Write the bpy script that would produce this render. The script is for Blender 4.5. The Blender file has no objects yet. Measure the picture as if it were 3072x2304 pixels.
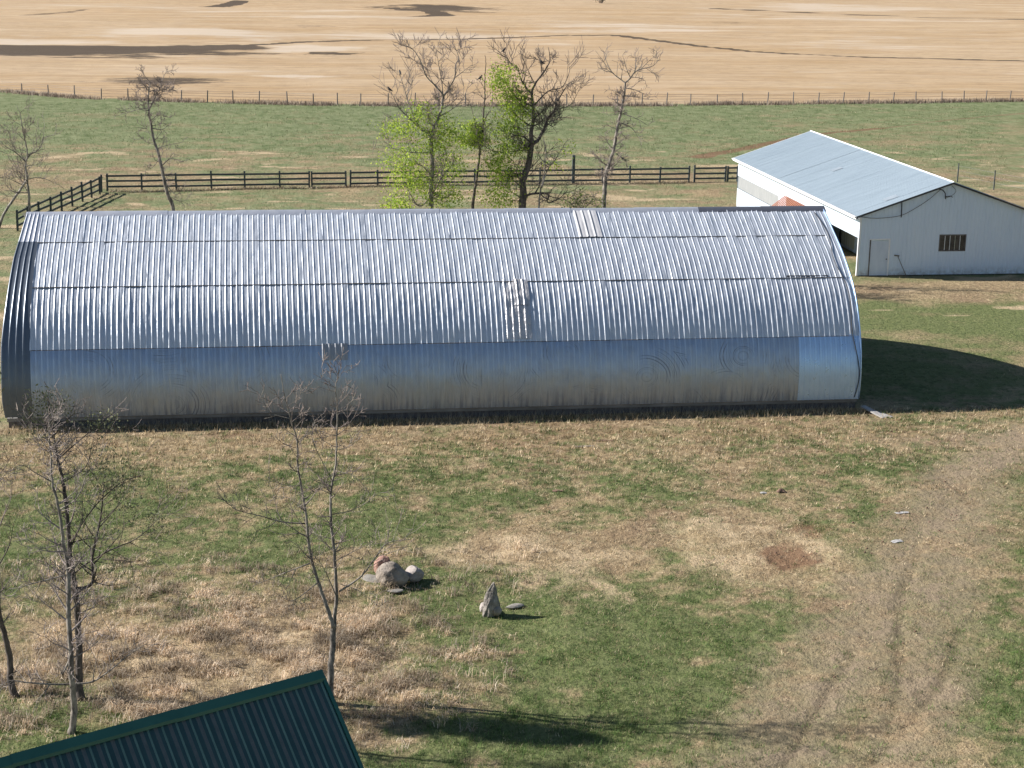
import bpy, math, random
import numpy as np
from mathutils import Vector, Matrix

SC = bpy.context.scene
COL = SC.collection

# ------------------------------------------------------------------ camera
# X runs along the arched barn, Y away from the viewer, Z up; metres.
F_PX, PITCH, ROLL, YAW, CAM_H = 5000.0, math.radians(14.926), math.radians(.9255), math.radians(8.336), 18.4

def cam_axes():
    cy, sy = math.cos(YAW), math.sin(YAW)
    def w(a):                                   # heading frame -> world
        return Vector((cy*a[0]+sy*a[1], -sy*a[0]+cy*a[1], a[2]))
    R = w((1, 0, 0)); Fw = w((0, math.cos(PITCH), -math.sin(PITCH))); D = w((0, -math.sin(PITCH), -math.cos(PITCH)))
    c, s = math.cos(ROLL), math.sin(ROLL)
    return c*R - s*D, s*R + c*D, Fw             # image right, image down, forward
AX, AD, AF = cam_axes()
cam = bpy.data.objects.new('camera', bpy.data.cameras.new('camera'))
COL.objects.link(cam)
cam.matrix_world = Matrix(((AX.x, -AD.x, -AF.x, 0), (AX.y, -AD.y, -AF.y, 0), (AX.z, -AD.z, -AF.z, CAM_H), (0, 0, 0, 1)))
cam.data.sensor_width = 36.0
cam.data.lens = F_PX/3072*36.0
cam.data.clip_start = .5
cam.data.clip_end = 9000
SC.camera = cam

# ------------------------------------------------------------------ sky, sun, exposure
SUN_EL, SUN_AZ = math.radians(32.8), math.radians(-75.4)
world = bpy.data.worlds.new('World'); SC.world = world; world.use_nodes = True
wn = world.node_tree
sky = wn.nodes.new('ShaderNodeTexSky'); sky.sky_type = 'NISHITA'; sky.sun_disc = False
sky.sun_elevation = SUN_EL; sky.sun_rotation = SUN_AZ % (2*math.pi)
sky.air_density = 1.0; sky.dust_density = .35; sky.ozone_density = 2.0
wn.links.new(sky.outputs[0], wn.nodes['Background'].inputs[0])
wn.nodes['Background'].inputs[1].default_value = .052
sun = bpy.data.objects.new('sun', bpy.data.lights.new('sun', 'SUN'))
sun.data.energy = 5.0; sun.data.angle = math.radians(.53); sun.data.color = (1, .95, .91)
sdir = Vector((math.sin(SUN_AZ)*math.cos(SUN_EL), math.cos(SUN_AZ)*math.cos(SUN_EL), math.sin(SUN_EL)))
sun.rotation_euler = (-sdir).to_track_quat('-Z', 'Y').to_euler()
sun.location = (-40, 60, 40)
COL.objects.link(sun)
vs = SC.view_settings
vs.view_transform = 'Standard'; vs.look = 'None'; vs.exposure = .93; vs.gamma = 1.0; vs.use_curve_mapping = False

# ------------------------------------------------------------------ survey helpers (positions measured on the photograph, turned into metres)
def ray(u, v):
    return AF*F_PX + AX*(u-1536) + AD*(v-1152)
CO = Vector((0, 0, CAM_H))
def gp(u, v, z=0.0):
    d = ray(u, v); return CO + d*((z-CAM_H)/d.z)
def at_y(u, v, Y):
    d = ray(u, v); return CO + d*(Y/d.y)
def at_x(u, v, X):
    d = ray(u, v); return CO + d*(X/d.x)

# ------------------------------------------------------------------ noise
def _hash(ix, iy, seed):
    h = (ix.astype(np.int64)*374761393 + iy.astype(np.int64)*668265263 + seed*974711) & 0xffffffff
    h = ((h ^ (h >> 13))*1274126177) & 0xffffffff
    return ((h ^ (h >> 16)) & 0xffff)/65535.0
def vnoise(x, y, seed=0):
    ix = np.floor(x); iy = np.floor(y); fx = x-ix; fy = y-iy
    fx = fx*fx*(3-2*fx); fy = fy*fy*(3-2*fy)
    a = _hash(ix, iy, seed); b = _hash(ix+1, iy, seed); c = _hash(ix, iy+1, seed); d = _hash(ix+1, iy+1, seed)
    return (a*(1-fx)+b*fx)*(1-fy) + (c*(1-fx)+d*fx)*fy
def fbm(x, y, seed=0, octv=4, gain=.55):
    s = 0; a = 1; t = 0
    for k in range(octv):
        s = s + a*vnoise(x*2**k + 17.3*k, y*2**k - 9.1*k, seed+k); t += a; a *= gain
    return s/t
def sstep(a, b, x):
    t = np.clip((x-a)/(b-a), 0, 1); return t*t*(3-2*t)

# ------------------------------------------------------------------ mesh helpers
def link(o, parent=None):
    COL.objects.link(o)
    if parent is not None: o.parent = parent
    return o
def tag(o, label=None, cat=None, group=None, kind=None):
    if label: o['label'] = label
    if cat: o['category'] = cat
    if group: o['group'] = group
    if kind: o['kind'] = kind
    return o
def thing(name, loc, label, cat, group=None, rz=0.0):
    o = bpy.data.objects.new(name, None); o.location = loc; o.rotation_euler = (0, 0, rz)
    o.empty_display_size = .3
    link(o); return tag(o, label, cat, group)
def smooth_mesh(me, on=True):
    me.polygons.foreach_set('use_smooth', [on]*len(me.polygons)); me.update()
class MB:
    def __init__(s): s.v = []; s.f = []
    def quad(s, a, b, c, d):
        n = len(s.v); s.v += [tuple(a), tuple(b), tuple(c), tuple(d)]; s.f.append((n, n+1, n+2, n+3))
    def hexa(s, p):
        n = len(s.v); s.v += [tuple(q) for q in p]
        for f in ((0, 3, 2, 1), (4, 5, 6, 7), (0, 1, 5, 4), (1, 2, 6, 5), (2, 3, 7, 6), (3, 0, 4, 7)): s.f.append(tuple(n+i for i in f))
    def box(s, x0, x1, y0, y1, z0, z1):
        s.hexa([(x0, y0, z0), (x1, y0, z0), (x1, y1, z0), (x0, y1, z0), (x0, y0, z1), (x1, y0, z1), (x1, y1, z1), (x0, y1, z1)])
    def beam(s, a, b, w, h, up=(0, 0, 1)):
        a = Vector(a); b = Vector(b); d = (b-a).normalized(); r = d.cross(Vector(up))
        if r.length < 1e-4: r = d.cross(Vector((1, 0, 0)))
        r.normalize(); u = r.cross(d)
        c = []
        for q in (a, b):
            c += [q - r*w/2 - u*h/2, q + r*w/2 - u*h/2, q + r*w/2 + u*h/2, q - r*w/2 + u*h/2]
        s.hexa(c)
    def tube(s, pts, rad, n=6, cap=True):
        pts = [Vector(p) for p in pts]; m = len(pts); base = len(s.v); nrm = None
        for i in range(m):
            t = (pts[min(i+1, m-1)] - pts[max(i-1, 0)])
            if t.length < 1e-9: t = Vector((0, 0, 1))
            t.normalize()
            if nrm is None:
                nrm = t.cross(Vector((.3, .9, .1)));
                if nrm.length < 1e-3: nrm = t.cross(Vector((1, 0, 0)))
                nrm.normalize()
            else:
                nrm = nrm - t*nrm.dot(t)
                if nrm.length < 1e-6: nrm = t.orthogonal()
                nrm.normalize()
            b = t.cross(nrm); r = rad[i] if hasattr(rad, '__len__') else rad
            for k in range(n):
                a = 2*math.pi*k/n; s.v.append(tuple(pts[i] + (nrm*math.cos(a) + b*math.sin(a))*r))
        for i in range(m-1):
            for k in range(n):
                k2 = (k+1) % n
                s.f.append((base+i*n+k, base+i*n+k2, base+(i+1)*n+k2, base+(i+1)*n+k))
        if cap:
            s.f.append(tuple(base+k for k in reversed(range(n)))); s.f.append(tuple(base+(m-1)*n+k for k in range(n)))
    def mesh(s, name, mat=None, smooth=False):
        me = bpy.data.meshes.new(name); me.from_pydata(s.v, [], s.f)
        if mat: me.materials.append(mat)
        if smooth: smooth_mesh(me)
        me.update(); return me
    def build(s, name, mat, parent=None, smooth=False, loc=None):
        o = bpy.data.objects.new(name, s.mesh(name, mat, smooth))
        if loc is not None: o.location = loc
        return link(o, parent)
def grid_mesh(name, V, mat, smooth=True, wrap=False):
    """V: (rows, cols, 3) array"""
    r, c = V.shape[:2]; idx = np.arange(r*c).reshape(r, c)
    q = np.stack([idx[:-1, :-1], idx[:-1, 1:], idx[1:, 1:], idx[1:, :-1]], -1).reshape(-1, 4)
    me = raw_mesh(name, V.reshape(-1, 3), q)
    if mat: me.materials.append(mat)
    if smooth: smooth_mesh(me)
    return me
def raw_mesh(name, verts, faces):
    verts = np.asarray(verts, np.float32); faces = np.asarray(faces, np.int32)
    me = bpy.data.meshes.new(name); k = faces.shape[1]
    me.vertices.add(len(verts)); me.vertices.foreach_set('co', verts.ravel())
    me.loops.add(faces.size); me.loops.foreach_set('vertex_index', faces.ravel())
    me.polygons.add(len(faces)); me.polygons.foreach_set('loop_start', np.arange(0, faces.size, k, dtype=np.int32))
    me.update(calc_edges=True); me.validate(); return me
def vcol(me, name, arr):
    a = me.color_attributes.new(name, 'FLOAT_COLOR', 'POINT')
    d = np.ones((len(me.vertices), 4), np.float32); d[:, :arr.shape[1]] = arr; a.data.foreach_set('color', d.ravel())

# ------------------------------------------------------------------ material helpers
class NT:
    def __init__(s, name):
        s.m = bpy.data.materials.new(name); s.m.use_nodes = True; s.t = s.m.node_tree; s.b = s.t.nodes['Principled BSDF']
    def n(s, t, **k):
        nd = s.t.nodes.new(t)
        for a, b in k.items(): setattr(nd, a, b)
        return nd
    def l(s, a, b): s.t.links.new(a, b)
    def set(s, **k):
        for a, b in k.items(): s.b.inputs[a.replace('_', ' ')].default_value = b
    def pos(s):
        return s.n('ShaderNodeNewGeometry').outputs['Position']
    def mapping(s, vec, scale=(1, 1, 1), rot=(0, 0, 0), loc=(0, 0, 0)):
        m = s.n('ShaderNodeMapping'); s.l(vec, m.inputs[0])
        m.inputs['Scale'].default_value = scale; m.inputs['Rotation'].default_value = rot; m.inputs['Location'].default_value = loc
        return m.outputs[0]
    def noise(s, vec, scale=1, detail=4, rough=.6, dist=0):
        n = s.n('ShaderNodeTexNoise'); s.l(vec, n.inputs['Vector'])
        n.inputs['Scale'].default_value = scale; n.inputs['Detail'].default_value = detail
        n.inputs['Roughness'].default_value = rough; n.inputs['Distortion'].default_value = dist
        return n.outputs['Fac']
    def ramp(s, fac, a, b, lo=(0, 0, 0, 1), hi=(1, 1, 1, 1)):
        r = s.n('ShaderNodeValToRGB'); s.l(fac, r.inputs[0])
        r.color_ramp.elements[0].position = a; r.color_ramp.elements[0].color = lo
        r.color_ramp.elements[1].position = b; r.color_ramp.elements[1].color = hi
        return r.outputs[0]
    def mix(s, fac, a, b, mode='MIX'):
        m = s.n('ShaderNodeMix', data_type='RGBA', blend_type=mode)
        for sock, v in ((m.inputs['Factor'], fac), (m.inputs['A'], a), (m.inputs['B'], b)):
            if hasattr(v, 'node'): s.l(v, sock)
            elif isinstance(v, (int, float)): sock.default_value = v
            else: sock.default_value = (*v, 1) if len(v) == 3 else v
        return m.outputs['Result']
    def math(s, op, a, b=0.0, clamp=False):
        m = s.n('ShaderNodeMath', operation=op, use_clamp=clamp)
        for i, v in enumerate((a, b)):
            if hasattr(v, 'node'): s.l(v, m.inputs[i])
            else: m.inputs[i].default_value = v
        return m.outputs[0]
    def bump(s, h, strength=.3, dist=.02):
        b = s.n('ShaderNodeBump'); s.l(h, b.inputs['Height']); b.inputs['Strength'].default_value = strength; b.inputs['Distance'].default_value = dist
        s.l(b.outputs[0], s.b.inputs['Normal']); return b
    def color(s, c): s.l(c, s.b.inputs['Base Color'])
    def rough(s, c): s.l(c, s.b.inputs['Roughness'])
def simple(name, c1, c2, scale=3, rough=.7, metallic=0, stretch=(1, 1, 1), bump=.2, dist=.01, detail=5, spec=.4):
    t = NT(name); p = t.mapping(t.pos(), stretch); n = t.noise(p, scale, detail, .65)
    t.color(t.ramp(n, .32, .68, (*c1, 1), (*c2, 1))); t.set(Roughness=rough, Metallic=metallic)
    t.b.inputs['Specular IOR Level'].default_value = spec
    if bump: t.bump(t.noise(p, scale*6, 3), bump, dist)
    return t.m
M = {}

# galvanised / aluminium sheeting
def metal(name, base, dirt, rough=.36, wob=.35, metallic=.92, streak=.35, swirl=False, wear=.0, bs=2.2):
    t = NT(name); P = t.pos()
    st = t.noise(t.mapping(P, (3.2, .35, .35)), 1.0, 5, .7)
    sp = t.noise(P, 2.6, 6, .7)
    c = t.mix(t.math('MULTIPLY', t.ramp(st, .42, .72), streak), base, dirt)
    c = t.mix(t.math('MULTIPLY', t.ramp(sp, .52, .7), .30), c, tuple(x*.72 for x in base))
    if wear: c = t.mix(t.math('MULTIPLY', t.ramp(t.noise(P, 9, 5, .75), .5, .62), wear), c, (.22, .13, .08))
    r = t.ramp(sp, .3, .75, (rough-.06,)*3+(1,), (rough+.12,)*3+(1,))
    if swirl:                                   # rubbed arcs left by cattle and machinery
        sep = t.n('ShaderNodeSeparateXYZ'); t.l(P, sep.inputs[0]); cmb = t.n('ShaderNodeCombineXYZ')
        t.l(sep.outputs[0], cmb.inputs[0]); t.l(sep.outputs[2], cmb.inputs[1])
        w = t.n('ShaderNodeTexVoronoi'); w.feature = 'F1'; w.voronoi_dimensions = '2D'; w.inputs['Scale'].default_value = .34; w.inputs['Randomness'].default_value = 1
        t.l(t.mapping(cmb.outputs[0], (1, 1.15, 1), loc=(2.3, .9, 0)), w.inputs['Vector'])
        rings = t.n('ShaderNodeTexNoise'); rings.noise_dimensions = '1D'; rings.inputs['Scale'].default_value = 42; rings.inputs['Detail'].default_value = 2
        t.l(t.math('ADD', w.outputs['Distance'], t.math('MULTIPLY', t.noise(P, .8, 1), .05)), rings.inputs['W'])
        arcs = t.ramp(rings.outputs['Fac'], .50, .70)
        part = t.ramp(t.noise(P, .8, 4, .6), .52, .66)
        k = t.math('MULTIPLY', t.math('MULTIPLY', arcs, part), .55)
        c = t.mix(k, c, (.10, .10, .115)); r = t.mix(k, r, (.75, .75, .75))
        # splash stain with vertical runs above the sill
        run = t.noise(t.mapping(P, (9, 1, .5)), 1.0, 4, .7)
        low = t.n('ShaderNodeMapRange'); t.l(sep.outputs[2], low.inputs[0]); low.inputs[1].default_value = 1.0; low.inputs[2].default_value = .1
        kk = t.math('MULTIPLY', t.math('MULTIPLY', low.outputs[0], t.ramp(run, .45, .62)), .55)
        c = t.mix(kk, c, (.16, .155, .16)); r = t.mix(kk, r, (.7, .7, .7))
    t.color(c); t.l(r, t.b.inputs['Roughness']); t.set(Metallic=metallic)
    h = t.math('ADD', t.noise(P, bs, 3, .5), t.math('MULTIPLY', t.noise(P, 11, 2), .08))
    t.bump(h, wob, .05)
    return t.m
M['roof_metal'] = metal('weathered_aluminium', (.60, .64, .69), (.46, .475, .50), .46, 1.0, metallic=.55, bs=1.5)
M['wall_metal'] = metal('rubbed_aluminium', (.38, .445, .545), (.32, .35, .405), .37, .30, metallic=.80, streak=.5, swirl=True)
M['new_metal'] = metal('bright_aluminium', (.44, .61, .84), (.42, .56, .76), .30, .10, metallic=.55, streak=.2)
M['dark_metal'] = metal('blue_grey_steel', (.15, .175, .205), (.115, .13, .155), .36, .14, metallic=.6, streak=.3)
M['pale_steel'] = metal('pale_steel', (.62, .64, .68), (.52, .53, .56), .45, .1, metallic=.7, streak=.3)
M['patch_grey'] = metal('grey_patch', (.36, .37, .39), (.28, .27, .27), .5, .5, metallic=.7, streak=.5)
M['patch_rust'] = metal('stained_patch', (.64, .64, .65), (.44, .40, .36), .42, 1.0, metallic=.5, streak=.7, wear=.18, bs=5)
M['patch_white'] = metal('chalky_patch', (.50, .50, .51), (.40, .39, .38), .75, .5, metallic=.15, streak=.6)
M['cap_dark'] = metal('dark_ridge_flashing', (.16, .17, .20), (.11, .12, .14), .45, .2, metallic=.6)
M['dark_gap'] = simple('dark_gap', (.02, .02, .022), (.05, .045, .04), 8, .9)
M['sill'] = simple('weathered_sill', (.16, .145, .125), (.28, .26, .235), 4, .85, stretch=(.3, 1, 1))
M['black_cable'] = simple('black_cable', (.015, .015, .017), (.035, .035, .037), 6, .6)
M['white_siding'] = simple('white_siding', (.55, .64, .74), (.60, .68, .77), 1.6, .45, bump=.05, stretch=(1, 1, .25), spec=.5)
def siding_mat():
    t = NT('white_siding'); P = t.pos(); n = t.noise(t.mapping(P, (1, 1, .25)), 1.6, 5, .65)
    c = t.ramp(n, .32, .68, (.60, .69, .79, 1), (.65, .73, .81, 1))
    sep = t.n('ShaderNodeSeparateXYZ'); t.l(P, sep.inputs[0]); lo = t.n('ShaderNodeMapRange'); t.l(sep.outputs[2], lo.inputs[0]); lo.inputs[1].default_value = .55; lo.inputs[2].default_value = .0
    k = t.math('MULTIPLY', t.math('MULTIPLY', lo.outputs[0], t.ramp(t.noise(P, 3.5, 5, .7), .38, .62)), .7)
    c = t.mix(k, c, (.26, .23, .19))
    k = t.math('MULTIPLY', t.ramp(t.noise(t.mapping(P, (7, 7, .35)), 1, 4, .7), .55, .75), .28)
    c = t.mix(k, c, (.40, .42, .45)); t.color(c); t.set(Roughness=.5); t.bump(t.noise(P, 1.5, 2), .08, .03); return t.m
M['white_siding'] = siding_mat()
M['white_trim'] = simple('white_trim', (.72, .72, .72), (.82, .82, .81), 3, .5)
M['shed_roof'] = simple('grey_blue_roof_steel', (.29, .355, .40), (.345, .415, .46), .8, .45, stretch=(.3, 2.2, 1), bump=.03, metallic=.1)
M['shed_roof_dark'] = simple('clouded_skylight', (.22, .26, .29), (.28, .32, .35), 2, .4, bump=.03)
M['dark_trim'] = simple('dark_trim', (.03, .03, .035), (.07, .068, .07), 5, .7)
M['fibreglass'] = simple('yellowed_fibreglass', (.34, .33, .24), (.52, .51, .42), 2.5, .5, stretch=(1, 4, .4))
M['fibreglass_pale'] = simple('pale_fibreglass', (.27, .285, .29), (.38, .39, .385), 2.5, .5, stretch=(1, 4, .4))
M['glass'] = simple('dusty_glass', (.035, .033, .035), (.09, .08, .075), 3, .18, bump=0)
M['door_paint'] = simple('chipped_white_door', (.52, .58, .66), (.64, .69, .75), 2.2, .55, stretch=(1, 1, .4))
M['worn_wood'] = simple('worn_dark_wood', (.07, .06, .055), (.2, .18, .165), 6, .85, stretch=(2, 2, .5))
M['rust_roof'] = simple('rusty_sheet', (.15, .055, .032), (.30, .125, .075), 3.5, .8, stretch=(.5, 5, .5), metallic=.1)
M['green_roof'] = simple('dark_green_roof_steel', (.026, .068, .066), (.038, .085, .08), 1.3, .24, bump=.04, spec=.5)
M['green_rib_lit'] = simple('sunlit_green_rib', (.085, .17, .145), (.13, .235, .20), 2.5, .4, bump=.05)  # paler green paints sunlight onto one side of each rib
M['green_dusty'] = simple('dusty_green_pan', (.075, .095, .092), (.12, .132, .124), 2.2, .6, stretch=(3, 3, .4), bump=.05)
M['green_cap'] = simple('dark_green_ridge_cap', (.024, .105, .078), (.034, .13, .095), 1.8, .36, bump=.05, spec=.5)
M['fence_wood'] = simple('dark_stained_plank', (.045, .055, .054), (.10, .115, .11), 5, .75, stretch=(.25, 1, 1))
M['post_wood'] = simple('grey_post_wood', (.13, .115, .10), (.26, .235, .21), 6, .9, stretch=(1, 1, .3))
M['wire'] = simple('fence_wire', (.12, .115, .11), (.2, .18, .16), 9, .6, metallic=.5)
M['rock_grey'] = simple('grey_granite', (.15, .125, .10), (.36, .31, .255), 3, .9, bump=.6, dist=.03)
M['rock_pale'] = simple('pale_granite', (.24, .21, .185), (.43, .385, .35), 4, .9, bump=.6, dist=.03)
M['rock_red'] = simple('reddish_stone', (.22, .12, .09), (.38, .23, .18), 5, .9, bump=.6, dist=.03)
M['rock_lichen'] = simple('lichened_stone', (.05, .045, .04), (.40, .36, .31), 3.4, .9, bump=.8, dist=.04)
M['slab'] = simple('grey_slab', (.17, .16, .14), (.31, .29, .25), 6, .9, bump=.5)
M['plank'] = simple('grey_plank', (.24, .23, .22), (.40, .38, .36), 5, .85, stretch=(1, .3, 1))
M['rag'] = simple('pale_litter', (.34, .33, .31), (.5, .48, .46), 6, .7)
M['board'] = simple('brown_board', (.12, .07, .05), (.25, .16, .11), 6, .85)
M['bird'] = simple('black_feather', (.012, .012, .014), (.03, .03, .034), 12, .5)

def bark(name, pale, dark, mossy=None):
    t = NT(name); P = t.pos(); c = t.ramp(t.noise(t.mapping(P, (2.5, 2.5, 1.2)), 2.5, 6, .7), .38, .6, (*dark, 1), (*pale, 1))
    t.color(c); t.set(Roughness=.9); t.bump(t.noise(t.mapping(P, (14, 14, 3)), 3, 4), .5, .02); return t.m
M['bark_pale'] = bark('pale_poplar_bark', (.36, .33, .28), (.13, .115, .095))
M['bark_grey'] = bark('grey_poplar_bark', (.30, .265, .22), (.07, .06, .052))
M['bark_dark'] = bark('dark_willow_bark', (.13, .105, .085), (.035, .03, .027))
M['twig'] = bark('twig_bark', (.26, .21, .18), (.12, .095, .085))
M['twig_pale'] = bark('pale_twig_bark', (.33, .28, .25), (.15, .12, .11))
M['twig_dark'] = bark('dark_twig_bark', (.15, .12, .105), (.07, .058, .052))
def leafmat(name, tr_=.45):
    t = NT(name); a = t.n('ShaderNodeVertexColor'); a.layer_name = 'Col'
    t.color(a.outputs[0]); t.set(Roughness=.6); t.b.inputs['Specular IOR Level'].default_value = .25
    tr = t.n('ShaderNodeBsdfTranslucent'); t.l(a.outputs[0], tr.inputs[0]); mx = t.n('ShaderNodeMixShader'); mx.inputs[0].default_value = tr_
    t.l(t.b.outputs[0], mx.inputs[1]); t.l(tr.outputs[0], mx.inputs[2]); t.l(mx.outputs[0], t.t.nodes['Material Output'].inputs[0]); return t.m
M['leaf'] = leafmat('young_leaf', .6); M['blade'] = leafmat('grass_blade')

# ------------------------------------------------------------------ ground
FENCE_FAR = [(-120, 236), (-60, 218), (-31.7, 206.5), (-19.4, 197.5), (5.2, 191.6), (29.9, 190.7), (60, 193.5), (92.9, 198.4), (200, 214)]
def far_y(x): return np.interp(x, [p[0] for p in FENCE_FAR], [p[1] for p in FENCE_FAR])
def blob(X, Y, u, v, ru, rv, seed=0, soft=.75, rough=.85):
    c = gp(u, v); rx = ru*math.hypot(c.x, c.y)/F_PX; ry = abs(gp(u, v-rv).y - gp(u, v+rv).y)/2
    d = np.hypot((X-c.x)/rx, (Y-c.y)/ry) + (fbm(X/(rx*.55)+seed, Y/(ry*.55)-seed, 31+seed, 4)-.5)*2*rough
    return 1 - sstep(1-soft, 1+soft, d)
def pline(X, Y, pts, w0, w1=None, seed=3, wob=.5, e0=.6, e1=1.25):
    """closeness to a world polyline given in photo pixels; half-width in metres"""
    P = [gp(u, v) for u, v in pts]; D = np.full(X.shape, 1e9); T = np.zeros(X.shape)
    for i in range(len(P)-1):
        ax, ay, bx, by = P[i].x, P[i].y, P[i+1].x, P[i+1].y; L = (bx-ax)**2+(by-ay)**2
        t = np.clip(((X-ax)*(bx-ax)+(Y-ay)*(by-ay))/L, 0, 1); d = np.hypot(X-ax-t*(bx-ax), Y-ay-t*(by-ay))
        m = d < D; D[m] = d[m]; T[m] = (i+t[m])/(len(P)-1)
    w = w0 + ((w1 if w1 is not None else w0)-w0)*T
    w = w*(1+wob*(fbm(X*.8, Y*.8, seed, 3)-.5)*2)
    return 1 - sstep(e0, e1, D/w)
def masks(X, Y):
    n1 = fbm(X/3.2, Y/3.2, 1, 5); n2 = fbm(X/.9, Y/.9, 9, 4); n3 = fbm(X/9, Y/6, 21, 4)
    ns = fbm(X/7, Y/2.4, 41, 5)
    yard = 1 - sstep(63, 70, Y)
    # --- yard
    n4 = fbm(X/.35, Y/.3, 19, 3)
    g = .58 + (n1-.5)*.8 + (n2-.5)*1.5 + (n4-.5)*1.3
    g = g - .30*sstep(55, 61, Y)*yard
    def add(a, w): return np.clip(a, 0, 1)*w
    g = g + add(blob(X, Y, 1800, 1990, 540, 270, 2), 0.37) + add(blob(X, Y, 1550, 2270, 560, 110, 3), 0.47)
    g = g + add(blob(X, Y, 250, 1560, 420, 90, 4), 0.32) + add(blob(X, Y, 900, 1610, 330, 70, 5), 0.40)
    g = g + add(blob(X, Y, 1400, 1720, 260, 60, 6), 0.40) + add(blob(X, Y, 3050, 2050, 170, 330, 7), 0.36)
    g = g + add(blob(X, Y, 100, 2150, 330, 90, 8), 0.43) + add(blob(X, Y, 1900, 1470, 560, 60, 9), 0.16) + add(blob(X, Y, 650, 2150, 250, 60, 10), 0.18)
    g = g - add(blob(X, Y, 640, 1980, 520, 160, 11), 0.54) - add(blob(X, Y, 1580, 1660, 330, 75, 12), 0.58)
    g = g - add(blob(X, Y, 2260, 1650, 330, 140, 13), 0.40) - add(blob(X, Y, 1050, 1880, 300, 150, 14), 0.29)
    g = g + add(blob(X, Y, 1300, 1790, 330, 90, 64), .42) + add(blob(X, Y, 60, 1640, 260, 120, 65), .35) + add(blob(X, Y, 60, 2180, 260, 110, 66), .35) + add(blob(X, Y, 1750, 1980, 420, 200, 67), .2)
    # --- right of the barn and the trodden belt by the shed
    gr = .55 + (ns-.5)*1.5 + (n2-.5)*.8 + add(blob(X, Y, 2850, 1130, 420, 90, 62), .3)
    gr = gr + add(blob(X, Y, 2800, 960, 420, 60, 15), .5) - add(blob(X, Y, 2850, 860, 400, 22, 16), .6) - add(blob(X, Y, 2850, 1040, 330, 40, 18), .3)
    # --- pasture
    gpst = .72 + (fbm(X/14, Y/7, 51, 5)-.5)*.8 + (fbm(X/3, Y/2, 61, 4)-.5)*1.3 + (fbm(X/.9, Y/.7, 63, 3)-.5)*.9
    gpst = gpst + .28*sstep(150, 185, Y) - .22*sstep(80, 130, Y)*(1-sstep(130, 150, Y)) + .22*add(blob(X, Y, 900, 300, 1500, 30, 19), 1)
    far = sstep(84, 96, Y)*(1-sstep(28, 34, X)*(1-sstep(95, 112, Y)))
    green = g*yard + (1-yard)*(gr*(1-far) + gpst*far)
    # --- dirt track
    trk = np.maximum.reduce([pline(X, Y, [(3120, 1285), (2900, 1430), (2780, 1640), (2620, 1850), (2450, 2050), (2250, 2330)], 1.8, 1.8, 5, .5, .15, 1.6),
                             pline(X, Y, [(2900, 1430), (2860, 1700), (2790, 1950), (2700, 2330)], 1.3, 1.6, 7, .5, .15, 1.6)*.95,
                             pline(X, Y, [(2500, 2000), (2400, 2150), (2300, 2330)], 1.4, 2.0, 8, .5, .15, 1.6)])
    soil = trk*(.74 + (n2-.5)*1.2 + (n1-.5)*.8 + (n4-.5)*.6)
    soil = np.maximum(soil, .55*blob(X, Y, 2900, 1300, 300, 50, 20))
    ruts = np.maximum.reduce([pline(X, Y, [(2560, 1950), (2480, 2080), (2330, 2330)], .10, .10, 10, .3), pline(X, Y, [(2880, 1880), (2840, 2020), (2720, 2180), (2560, 2330)], .11, .10, 10, .3), pline(X, Y, [(2760, 1650), (2700, 1800), (2690, 1950)], .09, .09, 10, .3), pline(X, Y, [(2690, 1930), (2745, 2060), (2760, 2120)], .05, .05, 9), pline(X, Y, [(2705, 1900), (2690, 2080), (2650, 2250)], .08, .08, 9)])
    soil = np.maximum(soil, .35*pline(X, Y, [(2095, 470), (2230, 445), (2420, 405), (2650, 385), (2850, 360), (3120, 335)], .55, .6, 11))
    soil = np.maximum(soil, .35*sstep(61.0, 63.2, Y)*(1-sstep(65, 66.5, Y))*((X > -12) & (X < 25)))
    rust = np.maximum.reduce([blob(X, Y, 2365, 1668, 85, 34, 22), .7*blob(X, Y, 2430, 1590, 60, 22, 23), .45*blob(X, Y, 2320, 1700, 70, 25, 24),
                              .95*pline(X, Y, [(2095, 470), (2250, 440), (2420, 405), (2650, 385)], .9, .5, 12), .6*pline(X, Y, [(2650, 385), (2850, 360), (3120, 335)], .5, .5, 12), .42*sstep(57, 60.5, Y)*(1-sstep(63.4, 64.4, Y))*sstep(.38, .62, n1)*((X > -13) & (X < 26))])
    straw = np.maximum.reduce([blob(X, Y, 1600, 1660, 300, 70, 25), .9*blob(X, Y, 2250, 1640, 260, 130, 26), .8*blob(X, Y, 1750, 1760, 160, 60, 29),
                               .75*blob(X, Y, 640, 1980, 520, 165, 27), .6*blob(X, Y, 1100, 2040, 260, 130, 28), .35*blob(X, Y, 2050, 1350, 500, 60, 30)])
    straw = np.clip(straw*(.62+(n2-.5)*2.2+(n4-.5)*1.2), 0, 1)
    straw = np.maximum(straw, .75*sstep(.57, .75, fbm(X/3.5, Y/1.6, 71, 4))*(Y > 80)*(Y < 150))
    # --- stubble field
    fy = far_y(X) + 1.2
    field = sstep(-.6, 1.2, Y - fy - (fbm(X/5, Y/5, 81, 3)-.5)*3)
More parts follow.
